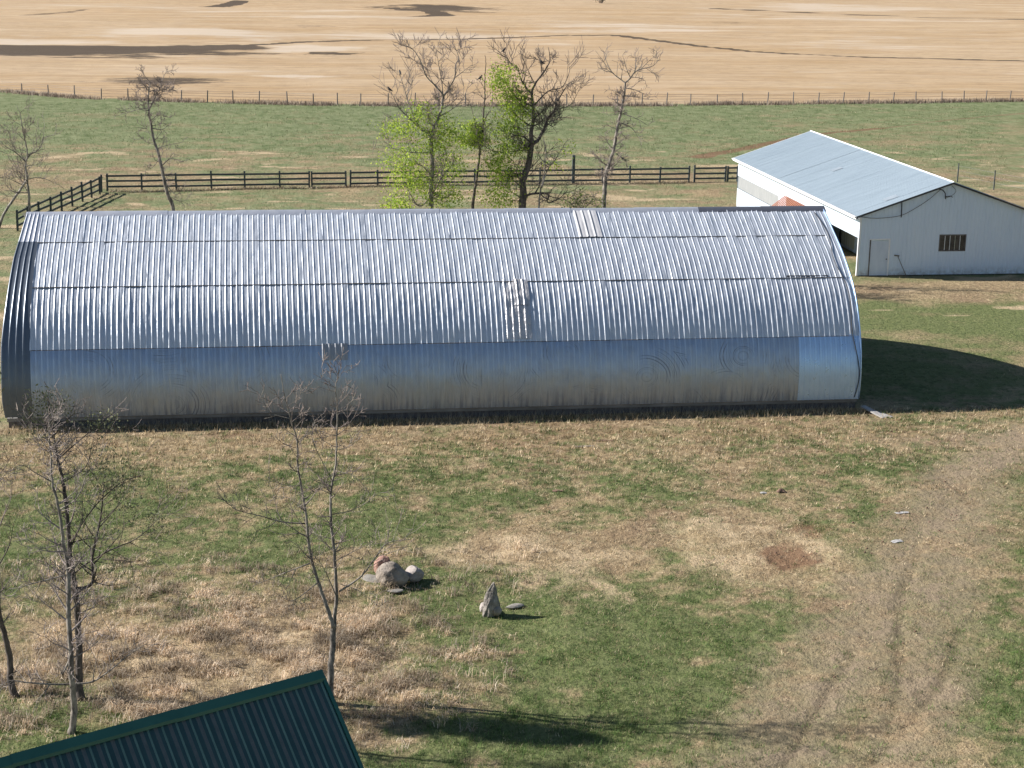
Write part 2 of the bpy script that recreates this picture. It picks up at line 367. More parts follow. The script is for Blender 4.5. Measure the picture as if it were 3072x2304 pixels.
    wet = np.maximum.reduce([blob(X, Y, 30, 148, 560, 17, 33, .5, .6), .9*blob(X, Y, 620, 140, 170, 11, 34, .4, .6), .60*blob(X, Y, 470, 243, 200, 17, 35, .9, .5),
                             .75*blob(X, Y, 1330, 26, 190, 9, 36), .35*blob(X, Y, 940, 76, 100, 8, 37), .35*blob(X, Y, 2180, 72, 100, 6, 38), .85*blob(X, Y, 1000, 160, 80, 4, 39),
                             .9*pline(X, Y, [(-200, 147), (340, 140), (700, 133), (1000, 120), (1400, 110), (1700, 104), (1840, 108), (2000, 128), (2250, 153), (2600, 172), (3200, 185)], 1.6, 1.3, 13),
                             .9*pline(X, Y, [(1255, 52), (1330, 43), (1290, 32), (1180, 22)], 3.5, 3, 14), .8*pline(X, Y, [(2150, 22), (2350, 30), (2550, 42), (2850, 52), (3200, 60)], 3.2, 3.4, 15),
                             .8*pline(X, Y, [(640, 10), (690, 6), (720, 2)], 4, 3, 16), .5*pline(X, Y, [(0, 42), (180, 34), (260, 27)], 3, 2, 17)])*field
    pale = np.maximum.reduce([.9*blob(X, Y, 60, 124, 240, 10, 43), .7*blob(X, Y, 560, 100, 330, 16, 44), .75*blob(X, Y, 900, 146, 230, 14, 45), .6*blob(X, Y, 1250, 106, 420, 10, 46),
                              .7*blob(X, Y, 880, 228, 130, 5, 47), .4*blob(X, Y, 600, 165, 300, 10, 48), .6*blob(X, Y, 2500, 20, 420, 9, 49), .5*blob(X, Y, 300, 14, 380, 9, 50), .5*blob(X, Y, 2600, 140, 300, 12, 52)])
    pale = np.maximum(pale, .55*sstep(.55, .8, fbm(X/60, Y/22, 91, 5)))*field*(1-wet)
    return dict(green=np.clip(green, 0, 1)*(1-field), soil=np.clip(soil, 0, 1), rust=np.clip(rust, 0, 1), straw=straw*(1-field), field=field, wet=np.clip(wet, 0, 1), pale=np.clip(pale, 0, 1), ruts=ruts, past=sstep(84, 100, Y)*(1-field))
def relief(X, Y):
    b = (fbm(X/2.0, Y/2.0, 101, 5)-.5)*.24*(1-sstep(58, 63, Y)) + (fbm(X/9, Y/9, 111, 3)-.5)*.22*(sstep(92, 105, Y))
    far = sstep(215, 330, Y)*((fbm(X/90, Y/60, 121, 3)-.5)*3.0)
    tall = .12*np.clip(blob(X, Y, 600, 1950, 640, 200, 11), 0, 1)*(fbm(X/.9, Y/.9, 131, 3))
    dip = -.35*sstep(56.5, 63.4, Y)*(1-sstep(66, 73, Y))*(1-sstep(36, 46, X))*sstep(-22, -13, X)
    return b + far + tall + dip - .02
def gz(x, y): return float(relief(np.array([x]), np.array([y]))[0])
def spaced(segs):
    out = [segs[0][0]]
    for a, b, s0, s1 in segs:
        L = b-a; n = max(1, int(round(L/((s0+s1)/2)))); w = np.linspace(s0, s1, n); w = w/w.sum()*L
        out += list(a+np.cumsum(w))
    return np.array(out)
gx = spaced([(-3600, -400, 500, 60), (-400, -70, 40, 3), (-70, -14, 2, .25), (-14, 34, .2, .2), (34, 60, .22, .8), (60, 130, .9, 2.5), (130, 500, 3, 50), (500, 3600, 60, 500)])
gy = spaced([(-500, 20, 90, 2), (20, 33, 1.2, .16), (33, 66, .16, .18), (66, 125, .22, .5), (125, 215, .45, .7), (215, 420, .9, 1.8), (420, 700, 2, 6), (700, 4800, 10, 300)])
GX, GY = np.meshgrid(gx, gy)
mk = masks(GX, GY)
V = np.stack([GX, GY, relief(GX, GY) - .06*mk['ruts'] - .03*mk['rust']], -1)
def ground_mat():
    t = NT('farm_ground'); P = t.pos()
    a = t.n('ShaderNodeVertexColor'); a.layer_name = 'cover'; sa = t.n('ShaderNodeSeparateColor'); t.l(a.outputs[0], sa.inputs[0])
    b = t.n('ShaderNodeVertexColor'); b.layer_name = 'bare'; sb = t.n('ShaderNodeSeparateColor'); t.l(b.outputs[0], sb.inputs[0])
    f = t.n('ShaderNodeVertexColor'); f.layer_name = 'stubble'; sf = t.n('ShaderNodeSeparateColor'); t.l(f.outputs[0], sf.inputs[0])
    fine = t.noise(P, 9, 5, .75); mid = t.noise(P, 1.7, 5, .7); big = t.noise(P, .25, 4, .6); clump = t.noise(t.mapping(P, (1, .8, 1)), 4.2, 4, .7)
    grain = t.noise(t.mapping(P, (4, 14, 4)), 2.2, 4, .7)
    def jit(m, amt=.9, lo=.35, hi=.65):
        return t.ramp(t.math('ADD', m, t.math('MULTIPLY', t.math('SUBTRACT', t.math('ADD', t.math('MULTIPLY', fine, .3), t.math('ADD', t.math('MULTIPLY', mid, .25), t.math('MULTIPLY', clump, .45))), .5), amt)), lo, hi)
    tan = t.mix(t.ramp(grain, .3, .7), (.19, .140, .078), (.40, .315, .185))
    tan = t.mix(t.ramp(big, .4, .65), tan, (.23, .165, .10))
    grn = t.mix(t.ramp(fine, .3, .7), (.072, .095, .034), (.185, .200, .082))
    grn = t.mix(t.ramp(mid, .45, .7), grn, (.15, .165, .072))
    tan = t.mix(t.math('MULTIPLY', t.ramp(clump, .5, .66), .6), tan, (.10, .072, .045))
    tan = t.mix(t.math('MULTIPLY', t.ramp(t.noise(P, 3.1, 4, .7), .54, .7), .75), tan, (.50, .40, .25))
    grn = t.mix(t.math('MULTIPLY', t.ramp(clump, .5, .68), .6), grn, (.030, .052, .018))
    grn = t.mix(t.math('MULTIPLY', sa.outputs[2], .65), grn, t.mix(t.ramp(t.noise(t.mapping(P, (.5, .28, 1)), 1.6, 6, .75), .36, .64), (.085, .125, .05), (.27, .285, .16)))
    c = t.mix(jit(sa.outputs[0], 1.5, .15, .9), tan, grn)
    strw = t.mix(t.ramp(grain, .3, .75), (.30, .22, .13), (.56, .45, .29))
    c = t.mix(jit(sa.outputs[1], .9, .3, .75), c, strw)
    soil = t.mix(t.ramp(fine, .3, .7), (.215, .160, .108), (.315, .243, .170))
    soil = t.mix(t.math('MULTIPLY', sb.outputs[2], .55), soil, (.10, .075, .055))
    c = t.mix(t.math('MULTIPLY', jit(sb.outputs[0], 1.0, .15, .95), .88), c, soil)
    c = t.mix(t.math('MULTIPLY', jit(sb.outputs[1], .7, .25, .75), .8), c, t.mix(fine, (.13, .065, .035), (.22, .13, .08)))
    # stubble
    band = t.noise(t.mapping(P, (.010, .055, 1), rot=(0, 0, .05)), 1, 5, .6); rows = t.noise(t.mapping(P, (.05, 1.3, 1), rot=(0, 0, .06)), 1, 3, .6)
    st = t.mix(t.ramp(band, .38, .6), (.41, .285, .152), (.47, .352, .218))
    cr = t.noise(t.mapping(P, (.35, .6, 1)), 1, 5, .75); cl = t.noise(t.mapping(P, (.06, .22, 1), rot=(0, 0, .1)), 1, 5, .7)
    st = t.mix(t.math('MULTIPLY', t.ramp(cr, .45, .65), .58), st, (.25, .175, .105))
    st = t.mix(t.math('MULTIPLY', t.ramp(cl, .5, .62), .36), st, (.53, .43, .31))
    st = t.mix(t.math('MULTIPLY', t.ramp(rows, .4, .65), .5), st, (.30, .205, .125))
    st = t.mix(t.math('MULTIPLY', t.ramp(t.noise(t.mapping(P, (.03, .3, 1)), 1, 6, .7), .5, .68), .5), st, (.52, .40, .27))
    st = t.mix(t.math('MULTIPLY', t.ramp(t.math('ADD', sf.outputs[2], t.math('MULTIPLY', t.math('SUBTRACT', t.math('ADD', t.math('MULTIPLY', cl, .5), t.math('MULTIPLY', cr, .5)), .5), 1.6)), .3, .65), .75), st, t.mix(fine, (.46, .38, .29), (.58, .50, .40)))
    st = t.mix(t.math('MULTIPLY', t.ramp(t.math('ADD', sf.outputs[1], t.math('MULTIPLY', t.math('SUBTRACT', t.math('ADD', t.math('MULTIPLY', cl, .5), t.math('MULTIPLY', cr, .5)), .5), 1.5)), .32, .58), .9), st, t.mix(mid, (.03, .024, .02), (.09, .07, .052)))
    c = t.mix(sf.outputs[0], c, st)
    t.color(c); t.set(Roughness=.95); t.b.inputs['Specular IOR Level'].default_value = .1
    t.bump(t.math('ADD', t.math('MULTIPLY', fine, .5), t.math('ADD', mid, clump)), 1.0, .09)
    return t.m
me = grid_mesh('ground', V, ground_mat())
def st3(*k): return np.stack([mk[i].ravel() for i in k], -1)
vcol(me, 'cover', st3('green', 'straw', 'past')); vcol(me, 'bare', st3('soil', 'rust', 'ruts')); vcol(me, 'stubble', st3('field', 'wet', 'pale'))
ground = link(bpy.data.objects.new('ground', me)); tag(ground, kind='structure', label='farmyard, pasture and tan stubble field running to the horizon')

# ------------------------------------------------------------------ arched barn
BY = 64.55
PROF = [(0, 0), (-.05, .7), (-.02, 1.4), (.15, 2.2), (.42, 2.9), (.85, 3.7), (1.45, 4.45), (2.2, 5.05), (3.3, 5.75), (4.6, 6.4), (5.5, 6.85), (6.2, 7.13)]
def catmull(P, n=40):
    P = np.array(P, float); Q = np.vstack([2*P[0]-P[1], P, 2*P[-1]-P[-2]]); out = []
    for i in range(1, len(Q)-2):
        t = np.linspace(0, 1, n, endpoint=False)[:, None]; a, b, c, d = Q[i-1], Q[i], Q[i+1], Q[i+2]
        out.append(.5*((2*b)+(-a+c)*t+(2*a-5*b+4*c-d)*t**2+(-a+3*b-3*c+d)*t**3))
    return np.vstack(out+[P[-1:]])
pc = catmull(PROF); PS = np.concatenate([[0], np.cumsum(np.hypot(*np.diff(pc, axis=0).T))]); PLEN = PS[-1]
def prof(s, off=0.0):
    s = np.asarray(s, float); y = np.interp(s, PS, pc[:, 0]); z = np.interp(s, PS, pc[:, 1])
    e = .12; dy = np.interp(np.clip(s+e, 0, PLEN), PS, pc[:, 0])-np.interp(np.clip(s-e, 0, PLEN), PS, pc[:, 0]); dz = np.interp(np.clip(s+e, 0, PLEN), PS, pc[:, 1])-np.interp(np.clip(s-e, 0, PLEN), PS, pc[:, 1])
    L = np.hypot(dy, dz); return y - dz/L*off, z + dy/L*off
def s_at_z(z): return float(np.interp(z, pc[:, 1], PS))
barn = thing('arched_barn', (6.8, BY+6.2, 0), 'long round-roofed barn clad in dented ribbed aluminium sheets', 'barn')
bl = barn.location
ROWS = [(.10, s_at_z(2.73)), (s_at_z(2.73), s_at_z(4.87)), (s_at_z(4.87), s_at_z(6.24)), (s_at_z(6.24), PLEN)]
XB0, XB1, NS = -9.46, 24.12, 38
SW = (XB1-XB0)/NS
RIB = [(-.034, 0), (-.031, .06), (-.012, .94), (-.007, 1), (.007, 1), (.012, .94), (.028, .06), (.032, 0), (.072, .0), (.090, .12), (.11, .17), (.13, .12), (.148, .0)]
def sheet_mesh(row, var, w, ribs, rib_h, mat, nseg=9, s0=None, s1=None, dent=.004, off=0.0, lap=.05):
    a, b = ROWS[row] if s0 is None else (s0, s1)
    pitch = w/ribs; xs = []; hs = []
    for r in range(ribs):
        for dx, hh in RIB: xs.append(r*pitch+.034+dx*pitch/.22); hs.append(hh*rib_h)
    xs.append(w+.004); hs.append(0)
    xs = np.array(xs); hs = np.array(hs); ss = np.linspace(a-lap, b, nseg+1)
    X, S = np.meshgrid(xs, ss); H = np.tile(hs, (len(ss), 1))
    k = var*13.7+row*5.1
    dn = (fbm(X*2.2+k, S*1.6+k*2, 201+var, 3)-.5)*2*dent*5 + (fbm(X*5+k, S*1.2-k, 221+var, 2)-.5)*2*dent
    dn -= .03*np.maximum(0, fbm(X*1.5-k, S*1.3+k, 231+var, 2)-.68)*3
    o = H + dn + off + .004*row + .011*(1-(S-a)/(b-a))
    yy, zz = prof(S, o)
    Vv = np.stack([X, yy, zz], -1)
    return grid_mesh('roof_sheet', Vv, mat)
rng = random.Random(4)
def put(name, me, x, parent=barn, dy=0.0, dz=0.0, label=None):
    o = bpy.data.objects.new(name, me); o.location = (x-bl.x, BY-bl.y+dy, -bl.z+dz); link(o, parent)
    if label: o['label'] = label
    return o
def sag(x): return 0.0
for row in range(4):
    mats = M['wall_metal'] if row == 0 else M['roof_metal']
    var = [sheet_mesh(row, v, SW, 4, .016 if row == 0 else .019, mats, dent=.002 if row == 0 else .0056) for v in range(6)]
    newv = [sheet_mesh(row, 7, SW, 4, .016, M['new_metal'], dent=.001, off=.008)] if row == 0 else None
    for k in range(NS):
        if row == 0 and k >= 35:
            put('wall_sheet', newv[0], XB0+k*SW, label='bright newer aluminium sheet'); continue
        o = put('wall_sheet' if row == 0 else 'roof_sheet', var[rng.randrange(6)], XB0+k*SW, dy=rng.uniform(-.003, .003), dz=rng.uniform(-.004, .004)+(sag(XB0+k*SW) if row == 3 else sag(XB0+k*SW)*.5 if row == 2 else 0))
# dark tube under each row of sheets stands in for the lap shadow
for row in (1, 2, 3):
    mb = MB(); pts = []
    for x in np.arange(XB0, XB1-.3, .22):
        y, z = prof(ROWS[row][0]-.052, .013+.004*row+.006*float(vnoise(np.array([x*1.7]), np.array([row*9.0]), 5)[0])); pts.append((x-bl.x, float(y)+BY-bl.y, float(z)))
    mb.tube(pts, [.006+.012*float(vnoise(np.array([p[0]*.9]), np.array([row*3.0]), 6)[0]) for p in pts], 4, False); mb.build('lap_shadow', M['worn_wood'], barn)
# the steel end strip: its left edge follows the leaning end of the building
def strip(s0, s1, mat, name, label):
    ss = np.linspace(s0, s1, 26); xs = []; hs = []
    for r in range(4):
        for dx, hh in RIB[:8]: xs.append((r*.22+.034+dx)/.91); hs.append(hh*.026)
    xs.append(1.0); hs.append(0); xs = np.array(xs); X, S = np.meshgrid(xs, ss); H = np.tile(hs, (len(ss), 1))
    zz0 = np.interp(S, PS, pc[:, 1]); xl = np.interp(zz0, [0, .7, 2.9, 4.45, 5.75, 7.13], [-10.47, -10.55, -10.53, -10.38, -10.3, -10.06]); xr = XB0+.03
    yy, zz = prof(S, H+.03)
    Vv = np.stack([xl+(xr-xl)*X-bl.x, yy+BY-bl.y, zz+sag(-10)*np.clip((S-5)/4, 0, 1)], -1)
    return tag(link(bpy.data.objects.new(name, grid_mesh(name, Vv, mat)), barn), label)
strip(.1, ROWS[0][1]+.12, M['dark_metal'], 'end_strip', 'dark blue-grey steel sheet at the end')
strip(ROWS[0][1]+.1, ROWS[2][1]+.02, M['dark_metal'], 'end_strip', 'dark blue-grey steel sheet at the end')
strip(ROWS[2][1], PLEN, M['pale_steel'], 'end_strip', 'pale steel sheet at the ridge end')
# patches
def patch(x0, x1, z0, z1, mat, ribs, label, dent, off, nseg=10):
    me = sheet_mesh(1, 11+ribs, x1-x0, ribs, .03, mat, nseg, s_at_z(z0), s_at_z(z1), dent, off, 0); put('patch', me, x0, label=label)
patch(1.84, 2.85, 2.12, 2.74, M['patch_grey'], 4, 'flat grey patch below the sheet seam', .002, .03)
patch(9.28, 10.30, 4.02, 4.90, M['patch_rust'], 4, 'crumpled patch sheet', .014, .028, 16)
patch(9.28, 10.30, 2.80, 4.04, M['patch_rust'], 4, 'stained striped patch sheet', .008, .026, 16)
patch(12.9, 13.86, 6.22, 7.06, M['patch_white'], 3, 'chalky white weathered patch', .004, .045, 8)
mb = MB()
y0, z0 = prof(s_at_z(4.9), .02); mb.beam((21.35-bl.x, BY-bl.y+float(y0), float(z0)), (23.15-bl.x, BY-bl.y+float(y0), float(z0)-.01), .05, .05)
mb.build('open_lap', M['dark_gap'], barn)
# ridge flashing in lengths
caps = np.linspace(-10.08, 24.2, 13)
for k in range(12):
    a, b = caps[k]-.02, caps[k+1]+.02; dark = a > 18.0
    pts = [(-.34, -.17), (-.30, -.115), (-.12, -.01), (0, .045), (.12, -.01), (.30, -.115), (.34, -.17)]
    Vv = np.array([[(x-bl.x, 6.2+py+BY-bl.y, 7.13+pz+sag(x)+.015*(k % 2)+.01) for py, pz in pts] for x in np.linspace(a, b, 5)])
    if dark: Vv[..., 2] += .02
    link(bpy.data.objects.new('ridge_cap', grid_mesh('ridge_cap', Vv, M['cap_dark'] if dark else M['pale_steel'])), barn)
# rear roof, end walls, sill, edge trims
ss = np.linspace(0, PLEN, 26); nx = 155*4+1; xs = np.linspace(-10.3, 24.12, nx); hh = np.where(np.arange(nx) % 4 == 0, .024, 0)
X, S = np.meshgrid(xs, ss); yy, zz = prof(S, np.tile(hh, (26, 1)))
Vv = np.stack([X-bl.x, (12.4-yy)+BY-bl.y, zz], -1)[:, ::-1]
link(bpy.data.objects.new('rear_roof', grid_mesh('rear_roof', Vv, M['roof_metal'], False)), barn)
for xe, nm in ((-10.02, 'end_wall'), (23.98, 'end_wall')):
    mb = MB(); n = 24
    for i in range(n):
        s = PLEN*i/n; s2 = PLEN*(i+1)/n
        (ya, za), (yb, zb) = [tuple(map(float, prof(q, -.04))) for q in (s, s2)]
        mb.quad((xe-bl.x, ya+BY-bl.y, za), (xe-bl.x, yb+BY-bl.y, zb), (xe-bl.x, 12.4-yb+BY-bl.y, zb), (xe-bl.x, 12.4-ya+BY-bl.y, za))
    mb.build(nm, M['wall_metal'], barn)
mb = MB(); mb.box(-10.42-bl.x, 24.08-bl.x, BY+.03-bl.y, BY+.22-bl.y, -.1, .05); mb.build('sill', M['sill'], barn)
mb = MB(); mb.box(-10.38-bl.x, 24.04-bl.x, BY+.10-bl.y, BY+.20-bl.y, -.7, -.1); mb.build('foundation_board', M['worn_wood'], barn)
mb = MB(); mb.box(-10.42-bl.x, 24.08-bl.x, BY+12.2-bl.y, BY+12.4-bl.y, -.1, .17); mb.build('sill', M['sill'], barn)
for xe in (24.13,):
    mb = MB(); q = np.linspace(.1, PLEN, 30); yy, zz = prof(q, .03)
    mb.tube([(xe-bl.x, y+BY-bl.y, z) for y, z in zip(yy, zz)], .035, 5); mb.build('edge_trim', M['new_metal'], barn, True)
mb = MB(); q = np.linspace(.15, PLEN-.5, 40); yy, zz = prof(q, .06)
mb.tube([(23.72+.32*math.exp(-((a-1.5)/2.2)**2)*.8 + .10*math.sin(a*1.7) + .3*max(0, a-7.5)*.0 - bl.x, y+BY-bl.y, z) for a, y, z in zip(q, yy, zz)], .018, 5)
mb.build('cable', M['black_cable'], barn, True)
# the loose plank by the right corner
mb = MB(); mb.beam((24.28, 64.35, -.22), (24.75, 63.0, -.36), .26, .05); o = mb.build('loose_plank', M['plank']); tag(o, 'pale grey plank lying at the right front corner of the arched barn', 'plank')
mb = MB(); mb.beam((24.6, 64.2, -.36), (25.1, 63.1, -.37), .15, .04); o = mb.build('loose_plank', M['plank']); tag(o, 'narrow plank beside the wider plank at the barn corner', 'plank')

# ------------------------------------------------------------------ white shed
SX0, SX1, SY0, SY1, SAP, EZ, AZ = 33.2, 43.9, 90.55, 116.2, 38.5, 3.50, 5.42
shed = thing('white_shed', ((SX0+SX1)/2, SY0, 0), 'white metal-sided shed with grey-blue gable roof behind the arched barn', 'shed')
so = shed.location
SL = (AZ-EZ)/(SAP-32.88)
def roof_z(x): return AZ-abs(x-SAP)*SL
def siding(axis, c0, c1, zlo, zhi, plane, out, ribs=4, name='wall_panel', mat='white_siding'):
    """a vertical ribbed sheet between c0 and c1 on a wall; zhi(c) gives its top"""
    w = c1-c0; n = max(1, int(round(w/.23))); cols = []
    for r in range(n):
        p = w/n; cols += [(c0+r*p, 0), (c0+r*p+.012, .018), (c0+r*p+.034, .018), (c0+r*p+.046, 0)]
    cols.append((c1-.002, 0)); mb = MB()
    for (a, ha), (b, hb) in zip(cols, cols[1:]):
        P = []
        for c, hgt, z in ((a, ha, zlo(a)), (b, hb, zlo(b)), (b, hb, zhi(b)), (a, ha, zhi(a))):
            P.append((c-so.x, plane-out*hgt-so.y, z) if axis == 'x' else (plane-out*hgt-so.x, c-so.y, z))
        mb.quad(*P)
    return mb.build(name, M[mat], shed)
wz0, wz1, wx0, wx1 = 1.41, 2.35, 38.03, 39.65
edges = [SX0, 33.87, 35.06, 36.05, 37.04, wx0, wx1, 40.7, 41.75, 42.8, SX1]
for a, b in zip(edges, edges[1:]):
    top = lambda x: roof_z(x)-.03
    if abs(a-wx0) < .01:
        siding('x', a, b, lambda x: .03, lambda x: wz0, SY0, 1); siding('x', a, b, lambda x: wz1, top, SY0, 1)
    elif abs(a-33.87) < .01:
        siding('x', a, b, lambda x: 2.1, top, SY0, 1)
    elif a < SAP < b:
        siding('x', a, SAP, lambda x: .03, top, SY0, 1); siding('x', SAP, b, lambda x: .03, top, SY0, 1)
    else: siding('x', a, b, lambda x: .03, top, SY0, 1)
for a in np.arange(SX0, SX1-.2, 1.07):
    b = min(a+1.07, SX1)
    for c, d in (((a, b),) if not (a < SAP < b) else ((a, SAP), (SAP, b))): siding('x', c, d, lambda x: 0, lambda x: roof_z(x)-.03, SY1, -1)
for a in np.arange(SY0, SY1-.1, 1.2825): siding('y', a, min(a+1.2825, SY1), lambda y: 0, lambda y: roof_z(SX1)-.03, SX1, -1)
# left wall: made-up recess shades the near end under the header; clerestory strip beyond
ys = np.linspace(SY0+.02, 97.2, 8)
for a, b in zip(ys, ys[1:]): siding('y', a, b, lambda y: 2.2, lambda y: roof_z(SX0)-.02, SX0, 1, name='header_panel')
ys = np.linspace(97.2, SY1, 20)
for a, b in zip(ys, ys[1:]):
    if b > 106.6:
        siding('y', a, b, lambda y: 0, lambda y: 1.36, SX0, 1); siding('y', a, b, lambda y: 2.27, lambda y: roof_z(SX0)-.02, SX0, 1)
        siding('y', a, b, lambda y: 1.36, lambda y: 2.27, SX0+.06, 1, name='clerestory_panel', mat='fibreglass_pale')
    else: siding('y', a, b, lambda y: 0, lambda y: roof_z(SX0)-.02, SX0, 1)
mb = MB(); mb.box(35.6-so.x, 35.7-so.x, .1, 97.2+9-so.y, 0, 3.2); mb.build('shade_bay_back', M['white_siding'], shed)
mb = MB(); mb.box(33.25-so.x, 35.6-so.x, 97.25+8-so.y, 97.35+8-so.y, 0, 3.2); mb.build('shade_bay_side', M['white_siding'], shed)
for k in range(6):
    a = 97.75+k*.41; siding('y', a, a+.38, lambda y: .20, lambda y: 1.06, 35.56, 1, name='bay_window_panel', mat='fibreglass')
mb = MB(); mb.box(35.5-so.x, 35.58-so.x, 100.25-so.y, 100.4-so.y, .0, 1.3); mb.build('bay_post', M['dark_trim'], shed)
# roof sheets, each running from eave to ridge
RY0, RY1 = 90.28, 116.45; NR = 29
def roof_sheet(side, w):
    mb = MB(); cols = [(0, 0)]
    for r in range(4):
        p = w/4; cols += [(r*p+.01, 0), (r*p+.022, .022), (r*p+.045, .022), (r*p+.057, 0)]
    cols.append((w-.003, 0)); xe, xa = (32.88, SAP) if side < 0 else (SX1+.32, SAP)
    for (a, ha), (b, hb) in zip(cols, cols[1:]):
        mb.quad((xe-so.x, a, roof_z(xe)+ha), (xa-so.x, a, AZ+ha), (xa-so.x, b, AZ+hb), (xe-so.x, b, roof_z(xe)+hb)) if side < 0 else mb.quad((xa-so.x, a, AZ+ha), (xe-so.x, a, roof_z(xe)+ha), (xe-so.x, b, roof_z(xe)+hb), (xa-so.x, b, AZ+hb))
    return mb.mesh('roof_sheet', M['shed_roof'])
RW = (RY1-RY0)/NR
for side in (-1, 1):
    me = roof_sheet(side, RW)
    for k in range(NR):
        o = bpy.data.objects.new('roof_sheet', me); o.location = (rng.uniform(-.012, .012), RY0+k*RW-so.y, .004*(k % 2)+rng.uniform(0, .004)); link(o, shed)
for y0, y1, x0, x1 in ((102.35, 102.95, 35.5, 36.15), (91.25, 91.9, 34.9, 35.7)):
    mb = MB(); mb.quad((x0-so.x, y0-so.y, roof_z(x0)+.035), (x1-so.x, y0-so.y, roof_z(x1)+.035), (x1-so.x, y1-so.y, roof_z(x1)+.035), (x0-so.x, y1-so.y, roof_z(x0)+.035)); tag(mb.build('skylight', M['shed_roof_dark'], shed), 'darker clouded panel let into the roof')
mb = MB(); mb.tube([(SAP-so.x, RY0-.02-so.y, AZ+.02), (SAP-so.x, RY1+.02-so.y, AZ+.02)], .04, 6); mb.build('ridge_cap', M['white_trim'], shed)
mb = MB(); mb.beam((32.86-so.x, RY0-so.y, roof_z(32.88)-.09), (32.86-so.x, RY1-so.y, roof_z(32.88)-.09), .04, .17); mb.build('fascia', M['white_trim'], shed)
mb = MB(); mb.beam((32.80-so.x, RY0-so.y, roof_z(32.88)-.03), (32.80-so.x, RY1-so.y, roof_z(32.88)-.05), .10, .05); mb.build('gutter', M['white_trim'], shed)
mb = MB(); mb.quad((32.88-so.x, RY0+.05-so.y, roof_z(32.88)-.16), (33.2-so.x, RY0+.05-so.y, roof_z(32.88)-.16), (33.2-so.x, RY1-.05-so.y, roof_z(32.88)-.16), (32.88-so.x, RY1-.05-so.y, roof_z(32.88)-.16)); mb.build('soffit', M['white_trim'], shed)
for xe in (32.88, SX1+.32):
    mb = MB(); mb.beam((xe-so.x, RY0+.03-so.y, roof_z(xe)-.06), (SAP-so.x, RY0+.03-so.y, AZ-.06), .05, .09); mb.build('rake_board', M['dark_trim'], shed)
    mb = MB(); mb.beam((xe-so.x, RY1-.03-so.y, roof_z(xe)-.06), (SAP-so.x, RY1-.03-so.y, AZ-.06), .05, .13); mb.build('rake_board', M['white_trim'], shed)
mb = MB(); mb.box(SX0-.02-so.x, SX0+.09-so.x, -.035, -.0, .02, 3.4); mb.box(SX0-.03-so.x, SX0-.0-so.x, -.035, .09, .02, 2.2); mb.build('corner_trim', M['white_trim'], shed)
mb = MB(); mb.box(SX0-so.x, SX1-so.x, .02, .14, -.1, .035); mb.build('foundation', M['dark_gap'], shed)
# door
mb = MB(); mb.box(33.93-so.x, 35.0-so.x, -.005, .04, .02, 2.05)
door = mb.build('door', M['door_paint'], shed)
for z0, z1 in ((.15, .9), (1.08, 1.92)):
    for x0, x1 in ((34.03, 34.42), (34.52, 34.9)):
        mb = MB(); mb.box(x0-so.x, x1-so.x, -.016, -.004, z0, z1); mb.build('door_panel', M['door_paint'], door)
mb = MB(); mb.tube([(34.9-so.x, -.01, .98), (34.9-so.x, -.05, .98), (34.9-so.x, -.085, .98)], [.018, .02, .038], 8); mb.build('handle', M['dark_trim'], door)
for x0, x1, mt in ((33.87, 33.93, 'worn_wood'), (35.0, 35.09, 'white_trim')):
    mb = MB(); mb.box(x0-so.x, x1-so.x, -.035, .03, .02, 2.1); mb.build('door_jamb', M[mt], shed)
mb = MB(); mb.box(33.84-so.x, 35.09-so.x, -.037, .03, 2.1, 2.17); mb.build('door_head', M['white_trim'], shed)
# window
mb = MB(); mb.box(wx0-so.x, wx1-so.x, .06, .09, wz0, wz1); win = mb.build('window', M['dark_trim'], shed)
for k in range(5):
    w = (wx1-wx0-.1)/5; x = wx0+.05+k*w
    mb = MB(); mb.box(x+.012-so.x, x+w-.012-so.x, .035, .045, wz0+.05, wz1-.05); mb.build('pane', M['glass'], win)
    if k: mb = MB(); mb.box(x-.012-so.x, x+.012-so.x, .005, .06, wz0+.04, wz1-.04); mb.build('mullion', M['white_trim'] if k != 3 else M['fibreglass'], win)
for a, b, c, d in ((wx0, wx1, wz0-.02, wz0+.045), (wx0, wx1, wz1-.045, wz1+.02), (wx0, wx0+.05, wz0+.045, wz1-.045), (wx1-.05, wx1, wz0+.045, wz1-.045)):
    mb = MB(); mb.box(a-so.x, b-so.x, -.02, .06, c, d); mb.build('frame', M['worn_wood'], win)
# service mast, goose-neck and cable on the gable
mb = MB(); mb.tube([(35.58-so.x, -.06, 4.28), (35.6-so.x, -.06, 3.85), (35.61-so.x, -.06, 3.40)], .028, 6); mb.build('service_mast', M['dark_trim'], shed, True)
mb = MB(); mb.tube([(37.75-so.x, -.03, 5.0), (37.95-so.x, -.12, 4.96), (38.1-so.x, -.14, 4.78), (38.15-so.x, -.12, 4.44)], .028, 6); mb.tube([(38.12-so.x, -.12, 4.58), (38.45-so.x, -.16, 4.62), (38.55-so.x, -.16, 4.55)], .022, 6); mb.build('goose_neck', M['dark_trim'], shed, True)
cab = [(33.15, 3.47), (33.8, 3.37), (34.6, 3.38), (35.6, 3.52), (36.5, 3.98), (37.2, 4.45), (37.8, 4.97)]
cc = catmull(cab, 6); mb = MB(); mb.tube([(x-so.x, -.09, z) for x, z in cc], .014, 5); mb.build('cable', M['black_cable'], shed, True)
cc = catmull([(38.15, 4.5), (38.5, 4.62), (38.75, 4.9), (38.5, 5.2)], 6); mb = MB(); mb.tube([(x-so.x, -.09, z) for x, z in cc], .011, 5); mb.build('cable', M['black_cable'], shed, True)
